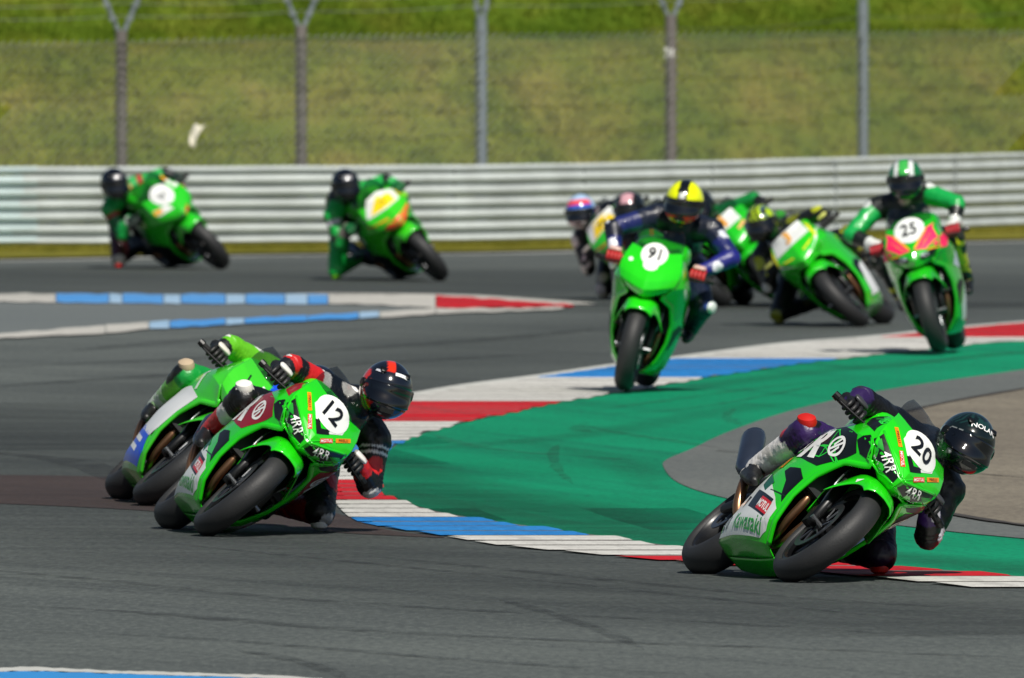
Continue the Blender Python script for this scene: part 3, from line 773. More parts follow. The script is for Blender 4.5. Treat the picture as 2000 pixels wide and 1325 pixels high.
    obj('fuel_tank', b.mesh('fuel_tank', True), paint(L.get('tank', L.get('paint', GREEN))), root)
    b = MB(); b.loft([((.18,0,.835),.11,.03,.7), ((.3,0,.815),.15,.04,.7), ((.45,0,.81),.13,.045,.7), ((.54,0,.83),.09,.04,.7)], 18); obj('seat', b.mesh('seat', True), M_seat, root)
    b = MB(); b.loft([((-.24,0,.93),.03,.015,.8), ((-.16,0,.92),.075,.035,.7), ((0,0,.90),.11,.06,.7), ((.16,0,.855),.125,.075,.7), ((.30,0,.79),.12,.08,.7), ((.42,0,.75),.10,.07,.7)], 20)
    obj('tail_cowl', b.mesh('tail_cowl', True), paint(L.get('tail', L.get('paint', GREEN))), root)
    # clip-ons, levers, pegs
    for y in (-1, 1):
        hb = obj('handlebar', MB().tube([(1.10, y*.10, .845), (1.075, y*.20, .838), (1.045, y*.37, .825)], .011, 8).mesh('handlebar', True), M_dark, root)
        obj('grip', MB().tube([(1.072, y*.205, .837), (1.043, y*.375, .8245)], .0165, 10).mesh('grip'), M_rubber, hb)
        obj('bar_end', MB().tube([(1.043, y*.375, .8245), (1.038, y*.402, .823)], [.021, .019], 10).mesh('bar_end'), M_black, hb)
        obj('lever', MB().tube(crom([(1.12, y*.16, .83), (1.135, y*.21, .825), (1.11, y*.30, .815), (1.085, y*.375, .81)], 4), .007, 6).mesh('lever', True), M_dark, hb)
        b = MB(); b.tube([(.43, y*.13, .40), (.43, y*.235, .41)], .013, 8); b.box((.40, y*.13, .42), (.14, .012, .1)); obj('foot_peg', b.mesh('foot_peg'), M_metal, root)
    # belly winglet stub / side vents
    bv = BVHTree.FromPolygons(lv + [v for v in rv] + nv + sv, lf + [tuple(i + len(lv) for i in q) for q in rf_] + [tuple(i + len(lv) + len(rv) for i in q) for q in nf] + [tuple(i + len(lv) + len(rv) + len(nv) for i in q) for q in sf])
    fb = BVHTree.FromPolygons(fv, ff)
    vent = [(1.09,.445),(1.0,.487),(.88,.478),(.86,.452),(.95,.41),(1.0,.35),(1.045,.305)]
    for fr_, par in (('left', sl_), ('right', sr_)):
        project('vent', [poly_geo(vent)], fr_, bv, M_black, par, .002)
    ctx = dict(root=root, bv=bv, fb=fb, left=sl_, right=sr_, nose=no, screen=sc_, fender=fend)
    if L.get('face', 'twin') == 'twin':
        def crest(path, r_, m):
            for sg in (-1, 1):
                pts = []
                P2 = [(path[i][0] + (path[i+1][0] - path[i][0]) * k / 5, path[i][1] + (path[i+1][1] - path[i][1]) * k / 5) for i in range(len(path) - 1) for k in range(5)] + [path[-1]]
                for y, z in P2:
                    h = bv.ray_cast(Vector((2.2, sg * y, z)), Vector((-1, 0, 0)))
                    if h[0] is not None and (not pts or (h[0] - pts[-1]).length < .08): pts.append(h[0])
                if len(pts) > 3: obj('headlight_brow', MB().tube(pts, r_, 6).mesh('headlight_brow', True), m, no)
        crest([(.006, .656), (.07, .66), (.145, .674), (.20, .752)], .0075, PN); crest([(.012, .70), (.10, .752), (.192, .812)], .008, PN)
        crest([(.004, .70), (.03, .735), (.09, .80), (.15, .862)], .006, PN)
    for item in L.get('decals', []):
        frame, col, geos, off = item
        fl = [frame] if frame != 'both' else ['left', 'right']
        for fx in fl:
            if fx.startswith('fender'):
                project('print', geos, 'front', fb, ink(col), fend, off); continue
            par = {'left': sl_, 'right': sr_, 'front': no}[fx]
            gg = geos
            for g1 in (gg if fx == 'front' else [gg]): project('lettering' if fx != 'front' else 'print', [g1] if fx == 'front' else g1, fx, bv, ink(col), par, off)
    return root

# ---------------------------------------------------------------- riders
BODIES = []
def capsule(mb, p, q, r0, r1, seg=14):
    p, q = Vector(p), Vector(q); d = (q - p); L_ = d.length or 1e-4; t = d / L_
    pts, rs = [], []
    for k in range(4): a = math.pi / 2 * k / 4; pts.append(p - t * r0 * math.cos(a)); rs.append(max(.002, r0 * math.sin(a)))
    pts.append(p); rs.append(r0); pts.append(q); rs.append(r1)
    for k in range(1, 5): a = math.pi / 2 * k / 4; pts.append(q + t * r1 * math.sin(a)); rs.append(max(.002, r1 * math.cos(a)))
    mb.tube(pts, rs, seg)

def pose_joints(kind, lean, s, adj):
    th = rad(lean)
    if kind == 'hang':
        kz = .60; ky = (kz * math.cos(th) - .085) / math.sin(th)
        J = dict(pelvis=(.36,.11,.875), back=(.50,.125,.99), chest=(.72,.125,1.05), neck=(.87,.115,1.085), head=(.98,.11,1.185),
                 shI=(.80,.30,1.01), shO=(.77,-.05,1.01), elI=(.86,.42,.785), elO=(.90,-.265,.94), hipI=(.38,.22,.82), hipO=(.38,.04,.84),
                 knI=(.67,ky,kz), knO=(.73,-.275,.675), anI=(.37,.25,.47), anO=(.35,-.225,.47), toI=(.50,.25,.40), toO=(.50,-.235,.39))
    elif kind == 'sit':
        J = dict(pelvis=(.32,.08,.90), back=(.40,.08,1.02), chest=(.63,.08,1.12), neck=(.75,.075,1.20), head=(.84,.07,1.29),
                 shI=(.69,.275,1.145), shO=(.69,-.105,1.155), elI=(.84,.46,1.0), elO=(.86,-.35,1.02), hipI=(.36,.18,.85), hipO=(.36,-.02,.86),
                 knI=(.72,.42,.70), knO=(.76,-.24,.78), anI=(.38,.26,.46), anO=(.36,-.23,.46), toI=(.52,.26,.40), toO=(.51,-.24,.39))
    for k, v in adj.items(): J[k] = tuple(a + b for a, b in zip(J[k], v))
    J['haI'] = (.965, .297, .875); J['haO'] = (.965, -.297, .875)      # wrists, just behind the grips
    return {k: Vector((x, y * s, z)) for k, (x, y, z) in J.items()}

def make_rider(bike, kind, lean, s, label, S, voxel=.011):
    root = bpy.data.objects.new('person', None); COL.objects.link(root)
    root.matrix_world = bike.matrix_world.copy()
    root['label'] = label; root['category'] = 'person'; root['group'] = 'riders in racing leathers'
    J = pose_joints(kind, lean, s, S.get('adj', {}))
    B = {}   # bone: p, q, r0, r1
    def bone(n, a, b, r0, r1): B[n] = (J[a] if isinstance(a, str) else a, J[b] if isinstance(b, str) else b, r0, r1)
    bone('pelvis', 'hipI', 'hipO', .115, .115); bone('abdomen', 'pelvis', 'back', .135, .13); bone('torso', 'back', 'chest', .135, .135)
    bone('neck', 'chest', 'neck', .10, .062); bone('collarI', 'chest', 'shI', .108, .086); bone('collarO', 'chest', 'shO', .108, .086)
    hump = J['chest'].lerp(J['back'], .25) + Vector((0, 0, .07)); bone('hump', hump, hump.lerp(J['back'], .55) + Vector((-.02, 0, .02)), .075, .05)
    for k in 'IO':
        bone('upperarm' + k, 'sh' + k, 'el' + k, .078, .062); bone('forearm' + k, 'el' + k, 'ha' + k, .064, .044)
        bone('thigh' + k, 'hip' + k, 'kn' + k, .106, .078); bone('shin' + k, 'kn' + k, 'an' + k, .076, .054)
        kd = Vector((0, (1 if k == 'I' else -1) * s * .02, 0)); B['kneecap' + k] = (J['kn' + k] + kd, J['kn' + k].lerp(J['an' + k], .25) + kd, .068, .06)
    mb = MB()
    for p, q, r0, r1 in B.values(): capsule(mb, p, q, r0, r1)
    o = obj('body', mb.mesh('body'), None, root)
    BODIES.append((o, voxel, B, S)); 
    # boots
    for k in 'IO':
        an, to, kn = J['an' + k], J['to' + k], J['kn' + k]; mb = MB(); mid = an.lerp(kn, .48)
        capsule(mb, mid, an, .066, .052); capsule(mb, an + Vector((-.035, 0, -.045)), to, .038, .036); capsule(mb, an, to, .048, .034); capsule(mb, to, to + Vector((.05, 0, -.01)), .036, .028)
        bo = obj('boot', mb.mesh('boot'), None, root)
        tint = S.get('boot', ['#151617', '#151617']); BODIES.append((bo, voxel, {'a': (mid, an, .066, .05), 'b': (an, to, .05, .04)}, {'cols': {'a': tint[0], 'b': tint[1]}, 'mat': M_boot}))
    # knee sliders
    for k in 'IO':
        sg = s * (1 if k == 'I' else -1); kn = J['kn' + k]
        down = Vector((0, sg * .75, -.66)) if (k == 'I' and kind == 'hang') else Vector((.25, sg * .9, .1))
        if k == 'O' and kind == 'hang': down = Vector((.30, sg * .75, .45))
        down.normalize(); c = kn + down * .068
        b = MB(); b.tube([c - down * .02, c - down * .004, c + down * .016, c + down * .027], [.054, .057, .051, .026], 14, flat=.78)
        obj('knee_slider', smooth_by_angle(b.mesh('knee_slider')), mat('slider ' + S['slider'], S['slider'], .5), root)
    if S.get('cup'):
        cm = mat('armour ' + S['cup'], S['cup'], .35, coat=.3)
        for k in 'IO':
            for n, j, r_, d_ in (('shoulder_cup', 'sh', .072, Vector((.35, s * (.5 if k == 'I' else -.5), .75))), ('elbow_slider', 'el', .055, Vector((.15, s * (.75 if k == 'I' else -.75), -.5 if k == 'I' else .4)))):
                d_.normalize(); c = J[j + k]; b = MB(); A0 = c + d_ * (r_ - .012)
                b.tube([A0, A0 + d_ * .010, A0 + d_ * .017, A0 + d_ * .021], [r_ * .62, r_ * .58, r_ * .42, r_ * .1], 12, flat=.7)
                obj(n, smooth_by_angle(b.mesh(n), 50), cm, root)
    # gloves: palm, four fingers round the grip, thumb
    gl = S.get('glove', '#121314'); gm = mat('glove leather ' + gl, gl, .5, bump=.3, bscale=60, var=.2, scale=20); gp2 = S.get('glove_plate')
    for k in 'IO':
        sg = s * (1 if k == 'I' else -1); b = MB(); gx, gz = 1.058, .832
        wr = J['ha' + k]; palm = Vector((gx - .030, sg * .288, gz + .034))
        b.tube([wr + (wr - palm) * .65, wr, wr.lerp(palm, .5) + Vector((0, 0, .004)), palm, palm + Vector((.028, 0, -.006))], [.051, .043, .044, .046, .036], 12, flat=.72)
        for i in range(4):
            y = sg * (.248 + .026 * i); xx = gx + .004 - .012 * i * .5; ln = (1, 1.08, 1.02, .86)[i]
            pts = [(xx - .022, y, gz + .036), (xx + .016 * ln, y, gz + .036), (xx + .038 * ln, y, gz + .012), (xx + .034 * ln, y, gz - .014), (xx + .012, y, gz - .028 * ln)]
            b.tube(crom(pts, 3), [.0125] * 12 + [.0105], 8)
        b.tube(crom([(gx - .05, sg * .245, gz + .02), (gx - .035, sg * .222, gz - .008), (gx - .004, sg * .216, gz - .027), (gx + .02, sg * .22, gz - .03)], 3), [.016] * 5 + [.0125] * 5, 8)
        go = obj('glove', smooth_by_angle(b.mesh('glove'), 60), gm, root)
        if gp2:
            b = MB(); b.loft([((gx - .045, sg * .286, gz + .060), .034, .012, .8), ((gx - .01, sg * .288, gz + .066), .045, .014, .7), ((gx + .012, sg * .288, gz + .056), .042, .010, .8)], 10)
            obj('knuckle_guard', b.mesh('knuckle_guard', True), mat('armour ' + gp2, gp2, .35), go)
    # helmet
    H = S['helmet']; M_ = Matrix.Translation(J['head']) @ Matrix.Rotation(s * rad(lean * (1 - H.get('keep', .55))), 4, 'X') @ Matrix.Rotation(s * rad(H.get('yaw', 12)), 4, 'Z') @ Matrix.Rotation(rad(H.get('pitch', 4)), 4, 'Y')
    make_helmet(root, M_, H)
    return root

def hel_r(n, grow=0.0):
    x, y, z = n
    r = 1 / math.sqrt((x / .158) ** 2 + (y / .130) ** 2 + (z / .150) ** 2)
    sm = lambda a, b, t: (lambda u: u * u * (3 - 2 * u))(min(1, max(0, (t - a) / (b - a))))
    r += .034 * sm(.25, .85, x) * sm(-.02, -.45, z) * sm(-1, -.75, z)              # chin bar
    r += .016 * sm(.5, .95, -x) * sm(-.1, .25, z) * sm(.75, .3, z)                 # rear spoiler
    r -= .006 * sm(.3, .5, x) * sm(-.44, -.36, z) * sm(.28, .2, z)                # eye port
    p = Vector(n) * (r + grow)
    p.z = max(p.z, -.135 - .035 * max(0, n[0]))
    return p
def make_helmet(root, M_, H):
    n0, n1 = 44, 72; v = []; f = []; cols = []
    for i in range(n0 + 1):
        e = math.pi * (i / n0 - .5)
        for j in range(n1):
            a = 2 * math.pi * j / n1; n = (math.cos(e) * math.cos(a), math.cos(e) * math.sin(a), math.sin(e))
            v.append(M_ @ hel_r(n)); cols.append(lin(H['pattern'](*n)))
    f = [(i*n1+j, i*n1+(j+1)%n1, (i+1)*n1+(j+1)%n1, (i+1)*n1+j) for i in range(n0) for j in range(n1)]
    me = mesh('helmet', v, f, True); at = me.color_attributes.new('tint', 'FLOAT_COLOR', 'POINT')
    at.data.foreach_set('color', np.c_[np.array(cols), np.ones(len(cols))].astype(np.float32).ravel())
    ho = obj('helmet', me, M_helmet, root)
    bv = BVHTree.FromPolygons(v, f)
    G = []
    for i in range(13):
        z = -.38 + .60 * i / 12; row = []
        for j in range(31):
            aw = 72 * (1 - .12 * abs(i / 12 - .5) * 2); a = rad(-aw + 2 * aw * j / 30); c_ = math.sqrt(1 - z * z); n = (c_ * math.cos(a), c_ * math.sin(a), z)
            row.append(tuple(M_ @ hel_r(n, .0085)))
        G.append(row)
    vv, vf = grid_mesh(np.array(G)); vo = obj('visor', mesh('visor', vv, vf, True), M_visor, ho); vo.modifiers.new('t', 'SOLIDIFY').thickness = .003
    for sy in (-1, 1):
        p = M_ @ hel_r(Vector((.22, sy * .97, .04)).normalized()); c = M_ @ Vector((0, 0, 0)); d_ = (p - c).normalized()
        obj('visor_pivot', MB().tube([p - d_ * .004, p + d_ * .008, p + d_ * .011], [.026, .024, .016], 14).mesh('visor_pivot'), M_black, ho)
    for sy in ((-.42, .42) if H.get('vents', True) else ()):
        p = hel_r(Vector((.62, sy, .66)).normalized()); q = MB().loft([((-.03, 0, -.004), .012, .006, .8), ((0, 0, .002), .018, .009, .7), ((.025, 0, -.012), .014, .006, .8)], 10)
        obj('vent', mesh('vent', [M_ @ (Vector(x) + p) for x in q.v], q.f, True), M_black, ho)
    p = hel_r(Vector((.86, 0, -.5)).normalized()); q = MB().box((0, 0, 0), (.012, .07, .022)); obj('chin_vent', mesh('chin_vent', [M_ @ (Vector(x) + p) for x in q.v], q.f), M_black, ho)
    for s_, col, (nx, ny, nz), size, ang in H.get('text', []):
        n = Vector((nx, ny, nz)).normalized(); U0 = Vector((0, 0, 1)).cross(n).normalized(); V0 = n.cross(U0)
        U = U0 * math.cos(rad(ang)) + V0 * math.sin(rad(ang)); V0 = n.cross(U)
        R3 = M_.to_3x3(); fr = (M_ @ Vector((0, 0, 0)), (R3 @ U), (R3 @ V0))
        geo = [txt(s_, 0, 0, size)] if s_ else [rect(0, 0, size * 3.2, size * .8)]
        # shift to surface point
        cpt = M_ @ hel_r(tuple(n)); fr = (cpt, R3 @ U, R3 @ V0)
        project('lettering', geo, fr, bv, ink(col), ho, .002)

M_suit = attr_mat('racing leather', .42, coat=.15, bump=.55, bscale=26)
M_boot = attr_mat('boot leather', .45, bump=.2, bscale=50)
M_helmet = attr_mat('helmet lacquer', .16, coat=.8)
M_visor = mat('smoked visor', '#050608', .06, coat=.6, spec=.8)

def finish_bodies():
    for o, vx, B, S in BODIES:
        r = o.modifiers.new('r', 'REMESH'); r.mode = 'VOXEL'; r.voxel_size = vx
        q = o.modifiers.new('s', 'SMOOTH'); q.factor = .5; q.iterations = 5
    dg = bpy.context.evaluated_depsgraph_get()
    outs = [bpy.data.meshes.new_from_object(o.evaluated_get(dg)) for o, *_ in BODIES]
    for (o, vx, B, S), me in zip(BODIES, outs):
        o.modifiers.clear(); old = o.data; o.data = me; bpy.data.meshes.remove(old); me.name = o.name.split('.')[0]
        me.materials.clear(); me.materials.append(S.get('mat', M_suit))
        me.polygons.foreach_set('use_smooth', [True] * len(me.polygons))
        V_ = np.empty(len(me.vertices) * 3, np.float32); me.vertices.foreach_get('co', V_); V_ = V_.reshape(-1, 3)
        me.update(); NR = np.empty(len(V_) * 3, np.float32); me.vertices.foreach_get('normal', NR); NR = NR.reshape(-1, 3)
        if 'mat' not in S:
            from mathutils import noise as mn
            dsp = np.array([mn.noise(Vector((float(x) * 17, float(y) * 17, float(z) * 26))) * .0045 + abs(mn.noise(Vector((float(x) * 34, float(y) * 34, float(z) * 60)))) * .004 for x, y, z in V_])
            me.vertices.foreach_set('co', (V_ + NR * dsp[:, None]).astype(np.float32).ravel()); me.update()
        RIP = np.zeros(len(V_))
        names = list(B); best = np.full(len(V_), 9.); who = np.zeros(len(V_), int); T = np.zeros(len(V_))
        for i, n in enumerate(names):
            p, q, r0, r1 = B[n]; p, q = np.array(p), np.array(q); dd = q - p; t = np.clip(((V_ - p) @ dd) / max(1e-9, dd @ dd), 0, 1)
            ds = np.linalg.norm(V_ - (p + t[:, None] * dd), axis=1) - (r0 + (r1 - r0) * t)
            k = ds < best; Ln = float(np.linalg.norm(dd)); nm = n.rstrip('IO')
            if nm in ('upperarm', 'forearm', 'thigh', 'shin', 'abdomen'):
                wgt = {'upperarm': np.clip((t - .6) / .2, 0, 1), 'forearm': np.clip((.35 - t) / .2, 0, 1), 'thigh': np.clip((t - .6) / .2, 0, 1), 'shin': np.clip((.35 - t) / .2, 0, 1), 'abdomen': np.ones(len(t))}[nm]
                RIP[k] = (wgt * np.sin(t * Ln * 6.283 / .021) * .0028)[k]
            else: RIP[k] = 0
            best[k] = ds[k]; who[k] = i; T[k] = t[k]
        if 'mat' not in S: me.vertices.foreach_set('co', (V_ + NR * (dsp + RIP)[:, None]).astype(np.float32).ravel()); me.update()
        base = lin(S.get('base', '#131416')); C = np.tile(np.array(base), (len(V_), 1))
        for i, n in enumerate(names):
            spec = S['cols'].get(n) or S['cols'].get(n.rstrip('IO'))
            if not spec: continue
            k0 = who == i
            if isinstance(spec, str): C[k0] = lin(spec); continue
            lo = 0
            for hi, c in spec:
                if c: C[k0 & (T >= lo) & (T <= hi)] = lin(c)
                lo = hi
        for n, t, dr, r_, c in S.get('patches', []):
            p, q, r0, r1 = B[n]; ctr = p.lerp(q, t) + Vector(dr).normalized() * (r0 + (r1 - r0) * t)
            C[np.linalg.norm(V_ - np.array(ctr), axis=1) < r_] = lin(c)
        at = me.color_attributes.new('tint', 'FLOAT_COLOR', 'POINT')
        at.data.foreach_set('color', np.c_[C, np.ones(len(C))].astype(np.float32).ravel())

# ---------------------------------------------------------------- the field
def decals_zx(num, upper, lower_white=True, web=None):
    """works livery: race plate, dark headlight panels, sponsor blocks, side logo"""
    D = []
    D.append(('front', '#dfe2de', [poly_geo([(.03, .785), (.105, .858), (.10, .90), (.05, .83)])], .002))
    D.append(('front', '#dfe2de', [poly_geo([(-.03, .785), (-.105, .858), (-.10, .90), (-.05, .83)])], .002))
    D.append(('front', '#0c100d', [poly_geo([(x, z) for x, z in INTAKE] + [(-x, z) for x, z in INTAKE[:0:-1] if x > 0])], .003))
    D.append(('front', '#e9ebe6', [ell(0, .892, .104, .082)], .004))
    D.append(('front', '#0b0b0c', [txt(num, 0.0, .895, .09, bold=.02)], .013))
    for sg in (-1, 1):
        D.append(('front', '#0a0c0b', [poly_geo([(sg*x, z) for x, z in EYE])], .003))
        D.append(('front', '#e9ebe6', [txt('4RR', sg*.09, .714, .038, ang=sg*31, bold=.008)], .011)); D.append(('front', '#d5d5d8', [txt('robin', sg*.125, .692, .016, ang=sg*30, bold=.02)], .006))
        D.append(('front', '#1d9a2c', [poly_geo([(sg*.135, .735), (sg*.178, .775), (sg*.18, .755), (sg*.15, .715)])], .005))
        D.append(('front', '#f08a00', [rect(sg*.128, .842, .020, .088, -sg*43)], .005)); D.append(('front', '#d8352a', [rect(sg*.062, .770, .022, .072, -sg*43)], .005))
        D.append(('front', '#1a1a1a', [txt('PIRELLI', sg*.128, .842, .013, sg*47)], .007)); D.append(('front', '#f4f4f0', [txt('MOTUL', sg*.062, .770, .014, sg*47)], .007))
    for sd in ('left', 'right'):
        m = 1 if sd == 'right' else -1
        tx = lambda s, x, z, size, ang=0, **k: (lambda g: ([(x + (px_ - x) * m, pz) for px_, pz in g[0]], g[1]))(txt(s, x, z, size, ang, **k))
        D.append((sd, upper, [poly_geo([(1.31, .668), (1.27, .735), (1.05, .765), (.85, .735), (.69, .67), (.69, .575), (.85, .548), (1.0, .532), (1.11, .527), (1.215, .595)])], .002))
        D.append((sd, '#0a0c0b', [poly_geo([(1.405, .672), (1.402, .735), (1.34, .765), (1.285, .715), (1.33, .672)])], .003))
        D.append((sd, '#0b2a12', [line((.62, .575), (.90, .545), .006), line((1.055, .335), (.86, .345), .005), line((.66, .46), (.70, .58), .005)], .003))
        D.append((sd, upper, [poly_geo([(1.33, .79), (1.27, .87), (1.17, .905), (1.08, .88), (1.19, .815)])], .002))
        if web:
            r = random.Random(7); pts = [(r.uniform(.72, 1.25), r.uniform(.56, .745)) for _ in range(30)] + [(r.uniform(1.15, 1.3), r.uniform(.83, .89)) for _ in range(7)]; segs = []
            for i, p in enumerate(pts):
                for j in sorted(range(len(pts)), key=lambda k: (pts[k][0]-p[0])**2 + (pts[k][1]-p[1])**2)[1:4]:
                    if i < j: segs.append(line(p, pts[j], .006))
            D.append((sd, web, segs, .004))
        D.append((sd, '#eceeea', [tx('R', .95, .645, .185, 4 * m, bold=.025, slant=.3, stretch=1.25), tx('R', .968, .645, .185, 4 * m, bold=.025, slant=.3, stretch=1.25), tx('ZX', .77, .62, .065, 4 * m, bold=.03)], .006))
        D.append((sd, '#eceeea', [ring(1.15, .652, .040, .054, 1.25), line((1.105, .625), (1.195, .68), .013), line((1.125, .652), (1.165, .695), .013), line((1.135, .61), (1.175, .652), .013)], .006))
        D.append((sd, '#f08a00', [rect(.75, .505, .06, .072, 5)], .005)); D.append((sd, '#1a1a1a', [tx('PIRELLI', .75, .505, .017, 90)], .007))
        if lower_white:
            D.append((sd, '#dfe3e0', [poly_geo([(.37, .120), (.60, .125), (.80, .130), (.95, .142), (1.0, .175), (1.035, .27), (.97, .315), (.84, .37), (.66, .44), (.52, .36), (.42, .25)])], .002))
            D.append((sd, '#0c5a40', [poly_geo([(.68, .445), (.84, .385), (.80, .335), (.70, .37)])], .003))
            D.append((sd, '#0b0d0e', [poly_geo([(.58, .315), (.66, .30), (.60, .245)])], .004))
        D.append((sd, '#15181c', [rect(.83, .278, .27, .088, -8)], .004))
        D.append((sd, '#cf2027', [rect(.895, .266, .15, .062, -8)], .006)); D.append((sd, '#f4f4f0', [tx('MOTUL', .895, .266, .038, -8 * m, bold=.03, stretch=.9)], .008))
        D.append((sd, '#10a03a', [tx('Kawasaki', .78, .182, .066, 0 * m, bold=.012, stretch=1.05)], .006))
        D += [(sd, '#2a3442', [tx(ch, .46 + m * (q - .5) * .055, .18, .065, 6 * m)], .006) for q, ch in enumerate(num)]
    for sg in (-1, 1):
        D.append(('fender', '#f2b400' if num == '12' else '#e4e6e2', [rect(sg * .137 if num == '12' else sg * .125, .50 if num == '12' else .545, .026, .10 if num == '12' else .085, sg * 20)], .003)); num == '12' and D.append(('fender', '#b8201a', [txt('PIRELLI', sg * .137, .50, .016, 90 + sg * 20)], .005))
    return D

def pat_plain(c): return lambda x, y, z: c
def pat20(x, y, z):
    if y < -.55 and z < .25 and x > -.5 and (int((x + z * .8) * 22) % 2 == 0): return '#b9c2c2'
    if z > .45 and x > -.2 and int(math.hypot(x - .2, y) * 60) % 3 == 0: return '#163632'
    return '#0a1615'
def pat12(x, y, z):
    if z < -.2 and abs(y) > .45 and x > -.2: return '#c8220f'
    if z > .62 and abs(y + .15) < .14 and x > .1: return '#e33010'
    if abs(y) > .80 and z > .15 and x < .4: return '#d02a18'
    if z > .2 and int((x * 9 + z * 7)) % 4 == 0 and x < 0: return '#1d2b55'
    return '#121722'
def pat91(x, y, z):
    if z < -.3 and x > .2 and abs(y) > .12: return '#f03a10'
    if z > .05 and abs(y) > .22 and x > -.5: return '#e6f000'
    if x > .35 and z > .28 and abs(y) < .1 and z < .5: return '#d8dbd4'
    return '#0c0e12'
def pat25(x, y, z):
    if z > .25 and x > .15 and .25 < abs(y) < .5: return '#d9dedb'
    if z > .3 and x > .2 and abs(y) < .22: return '#3fae4c'
    if z > .1 and abs(y) > .5: return '#15703a'
    return '#081510'
def patH(x, y, z):
    if x > .4 and .22 < z < .42: return '#1a4fc0'
    if x > .4 and z > .42 and z < .72: return '#e04a55'
    if z > .1: return '#a9c6e6'
    if z < -.3: return '#d8d4cf'
    return '#0d0f14'
def patF(x, y, z):
    if z > .1 and int((x * 5 + y * 7 + z * 6 + 20)) % 2 == 0: return '#a4c41c'
    if abs(y) > .7 and z < .1: return '#a9c31a'
    if z > .3 and y > .2: return '#3f5566'
    return '#10140d'
def patK(x, y, z):
    if x > .5 and .35 < z < .6 and abs(y) < .25: return '#8f8f92'
    return '#0d1017'

SUIT = lambda **k: k
field = []
# nearest: number 20
L20 = dict(paint=GREEN, decals=decals_zx('20', '#0b120d', web='#25d03a'), can=1)
b20 = make_bike(1524, 1138, 17, 50, 1, 'green and white racing motorcycle number 20, nearest the camera at right', L20)
make_rider(b20, 'hang', 50, 1, 'rider in black and purple leathers with dark green helmet, hanging off the number 20 motorcycle', SUIT(
    base='#0b0b0e', cols={'thighI': '#1d0f30', 'thighO': '#2f1650', 'kneecapO': '#2a1448', 'forearmO': '#2a1648', 'forearmI': [(.45, '#0b0b0e'), (1, '#3a1a66')], 'shinO': [(.2, '#2f1650'), (1, '#e6e2dd')], 'torso': '#15151a', 'collar': '#15161a', 'abdomen': '#15161a'},
    patches=[('shinO', .3, (.3, -1, .2), .04, '#b92330'), ('forearmI', .75, (.4, .6, 0), .03, '#d9d6e0'), ('upperarmI', .8, (.5, .6, 0), .035, '#c9c6d0'), ('kneecapO', 0, (.5, -.3, .8), .05, '#0c0c0e')],
    boot=['#c9c5bd', '#1a1a1b'], cup='#2b2c30', slider='#c01a12', glove='#131315', glove_plate='#3c3d40',
    adj={'head': (0, .09, -.01), 'neck': (0, .05, 0), 'chest': (0, .03, 0), 'shI': (0, .05, 0), 'elI': (0, .02, 0)}, helmet=dict(pattern=pat20, keep=.55, yaw=4, pitch=2, text=[('NOLAN', '#f2f2f2', (.82, .02, .57), .026, 0)])), voxel=.009)
# number 12
L12 = dict(paint=GREEN, decals=decals_zx('12', '#8c1420'))
b12 = make_bike(386, 1048, 9, 49.5, 1, 'green and dark red racing motorcycle number 12, leaning hard at left front', L12)
make_rider(b12, 'hang', 49.5, 1, 'rider in black and red leathers with red and black helmet on number 12', SUIT(
    base='#0a0b0c', cols={'upperarmO': [(.35, '#e8e6e2'), (.75, '#c21a1c'), (1, '#0a0b0c')], 'forearmI': [(.5, '#0a0b0c'), (1, '#b71a1e')], 'upperarmI': [(.10, '#0a0b0c'), (.22, '#dcdcd8'), (.30, '#0a0b0c'), (.36, '#dcdcd8'), (1, '#101114')], 'shinO': [(.25, '#0a0b0c'), (.5, '#dcd9d4'), (1, '#c01d1c')], 'shinI': '#8e1418', 'forearmO': [(.4, '#c01d1c'), (1, '#15161a')]},
    patches=[('kneecapO', 0, (.4, -.6, .6), .05, '#cfcfca'), ('kneecapI', .2, (.6, .4, 0), .04, '#b9babb'), ('upperarmI', .5, (1, .2, 0), .045, '#c71d20'), ('forearmI', .05, (.3, .8, -.4), .05, '#d8d8d4'), ('thighI', .5, (.6, .3, .3), .05, '#c01d1c'), ('collarO', .6, (.6, 0, .7), .045, '#e4e3df')],
    boot=['#c01d1c', '#18191a'], cup='#c9cac6', slider='#e4e2dc', glove='#1a1b1c', glove_plate='#d9d8d2',
    adj={'head': (0, .015, .03), 'neck': (0, .01, .02), 'elI': (0, .03, .07), 'shI': (0, 0, .02), 'elO': (0, 0, .0)}, helmet=dict(pattern=pat12, keep=.35, yaw=4, pitch=2, text=[('', '#e8eaea', (.78, .22, .58), .024, -3), ('', '#b8bcc4', (.62, -.5, .55), .016, -10)])), voxel=.009)
# blue / white machine behind it
def side_blocks(cols):
    D = []
    for sd in ('left', 'right'):
        for c, pts in cols: D.append((sd, c, [poly_geo(pts)], .003))
    return D
Dc = side_blocks([('#dfe2e2', [(1.22, .615), (1.05, .64), (.80, .60), (.62, .46), (.62, .33), (1.02, .30), (1.07, .36), (1.13, .48)]), ('#1450d8', [(.34, .15), (.50, .32), (.80, .345), (1.01, .31), (1.03, .225), (.98, .15), (.60, .14)])])
for sd, m in (('right', 1), ('left', -1)):
    Dc.append((sd, '#e8eaea', [rect(.82, .27, .22, .028, -5), rect(.80, .22, .22, .028, -5)], .005))
    Dc.append((sd, '#d9ead6', [rect(1.12, .70, .03, .13, 20)], .005))
Dc += [('front', '#1450e0', [poly_geo([(.02, .80), (.20, .84), (.19, .99), (.0, .99)])], .003), ('front', '#e8eaea', [poly_geo([(.05, .83), (.13, .87), (.08, .93)])], .005), ('front', '#e8eaea', [rect(-.03, .80, .024, .20, -8)], .005), ('front', '#14301a', [rect(-.11, .86, .010, .06, 10)], .005)]
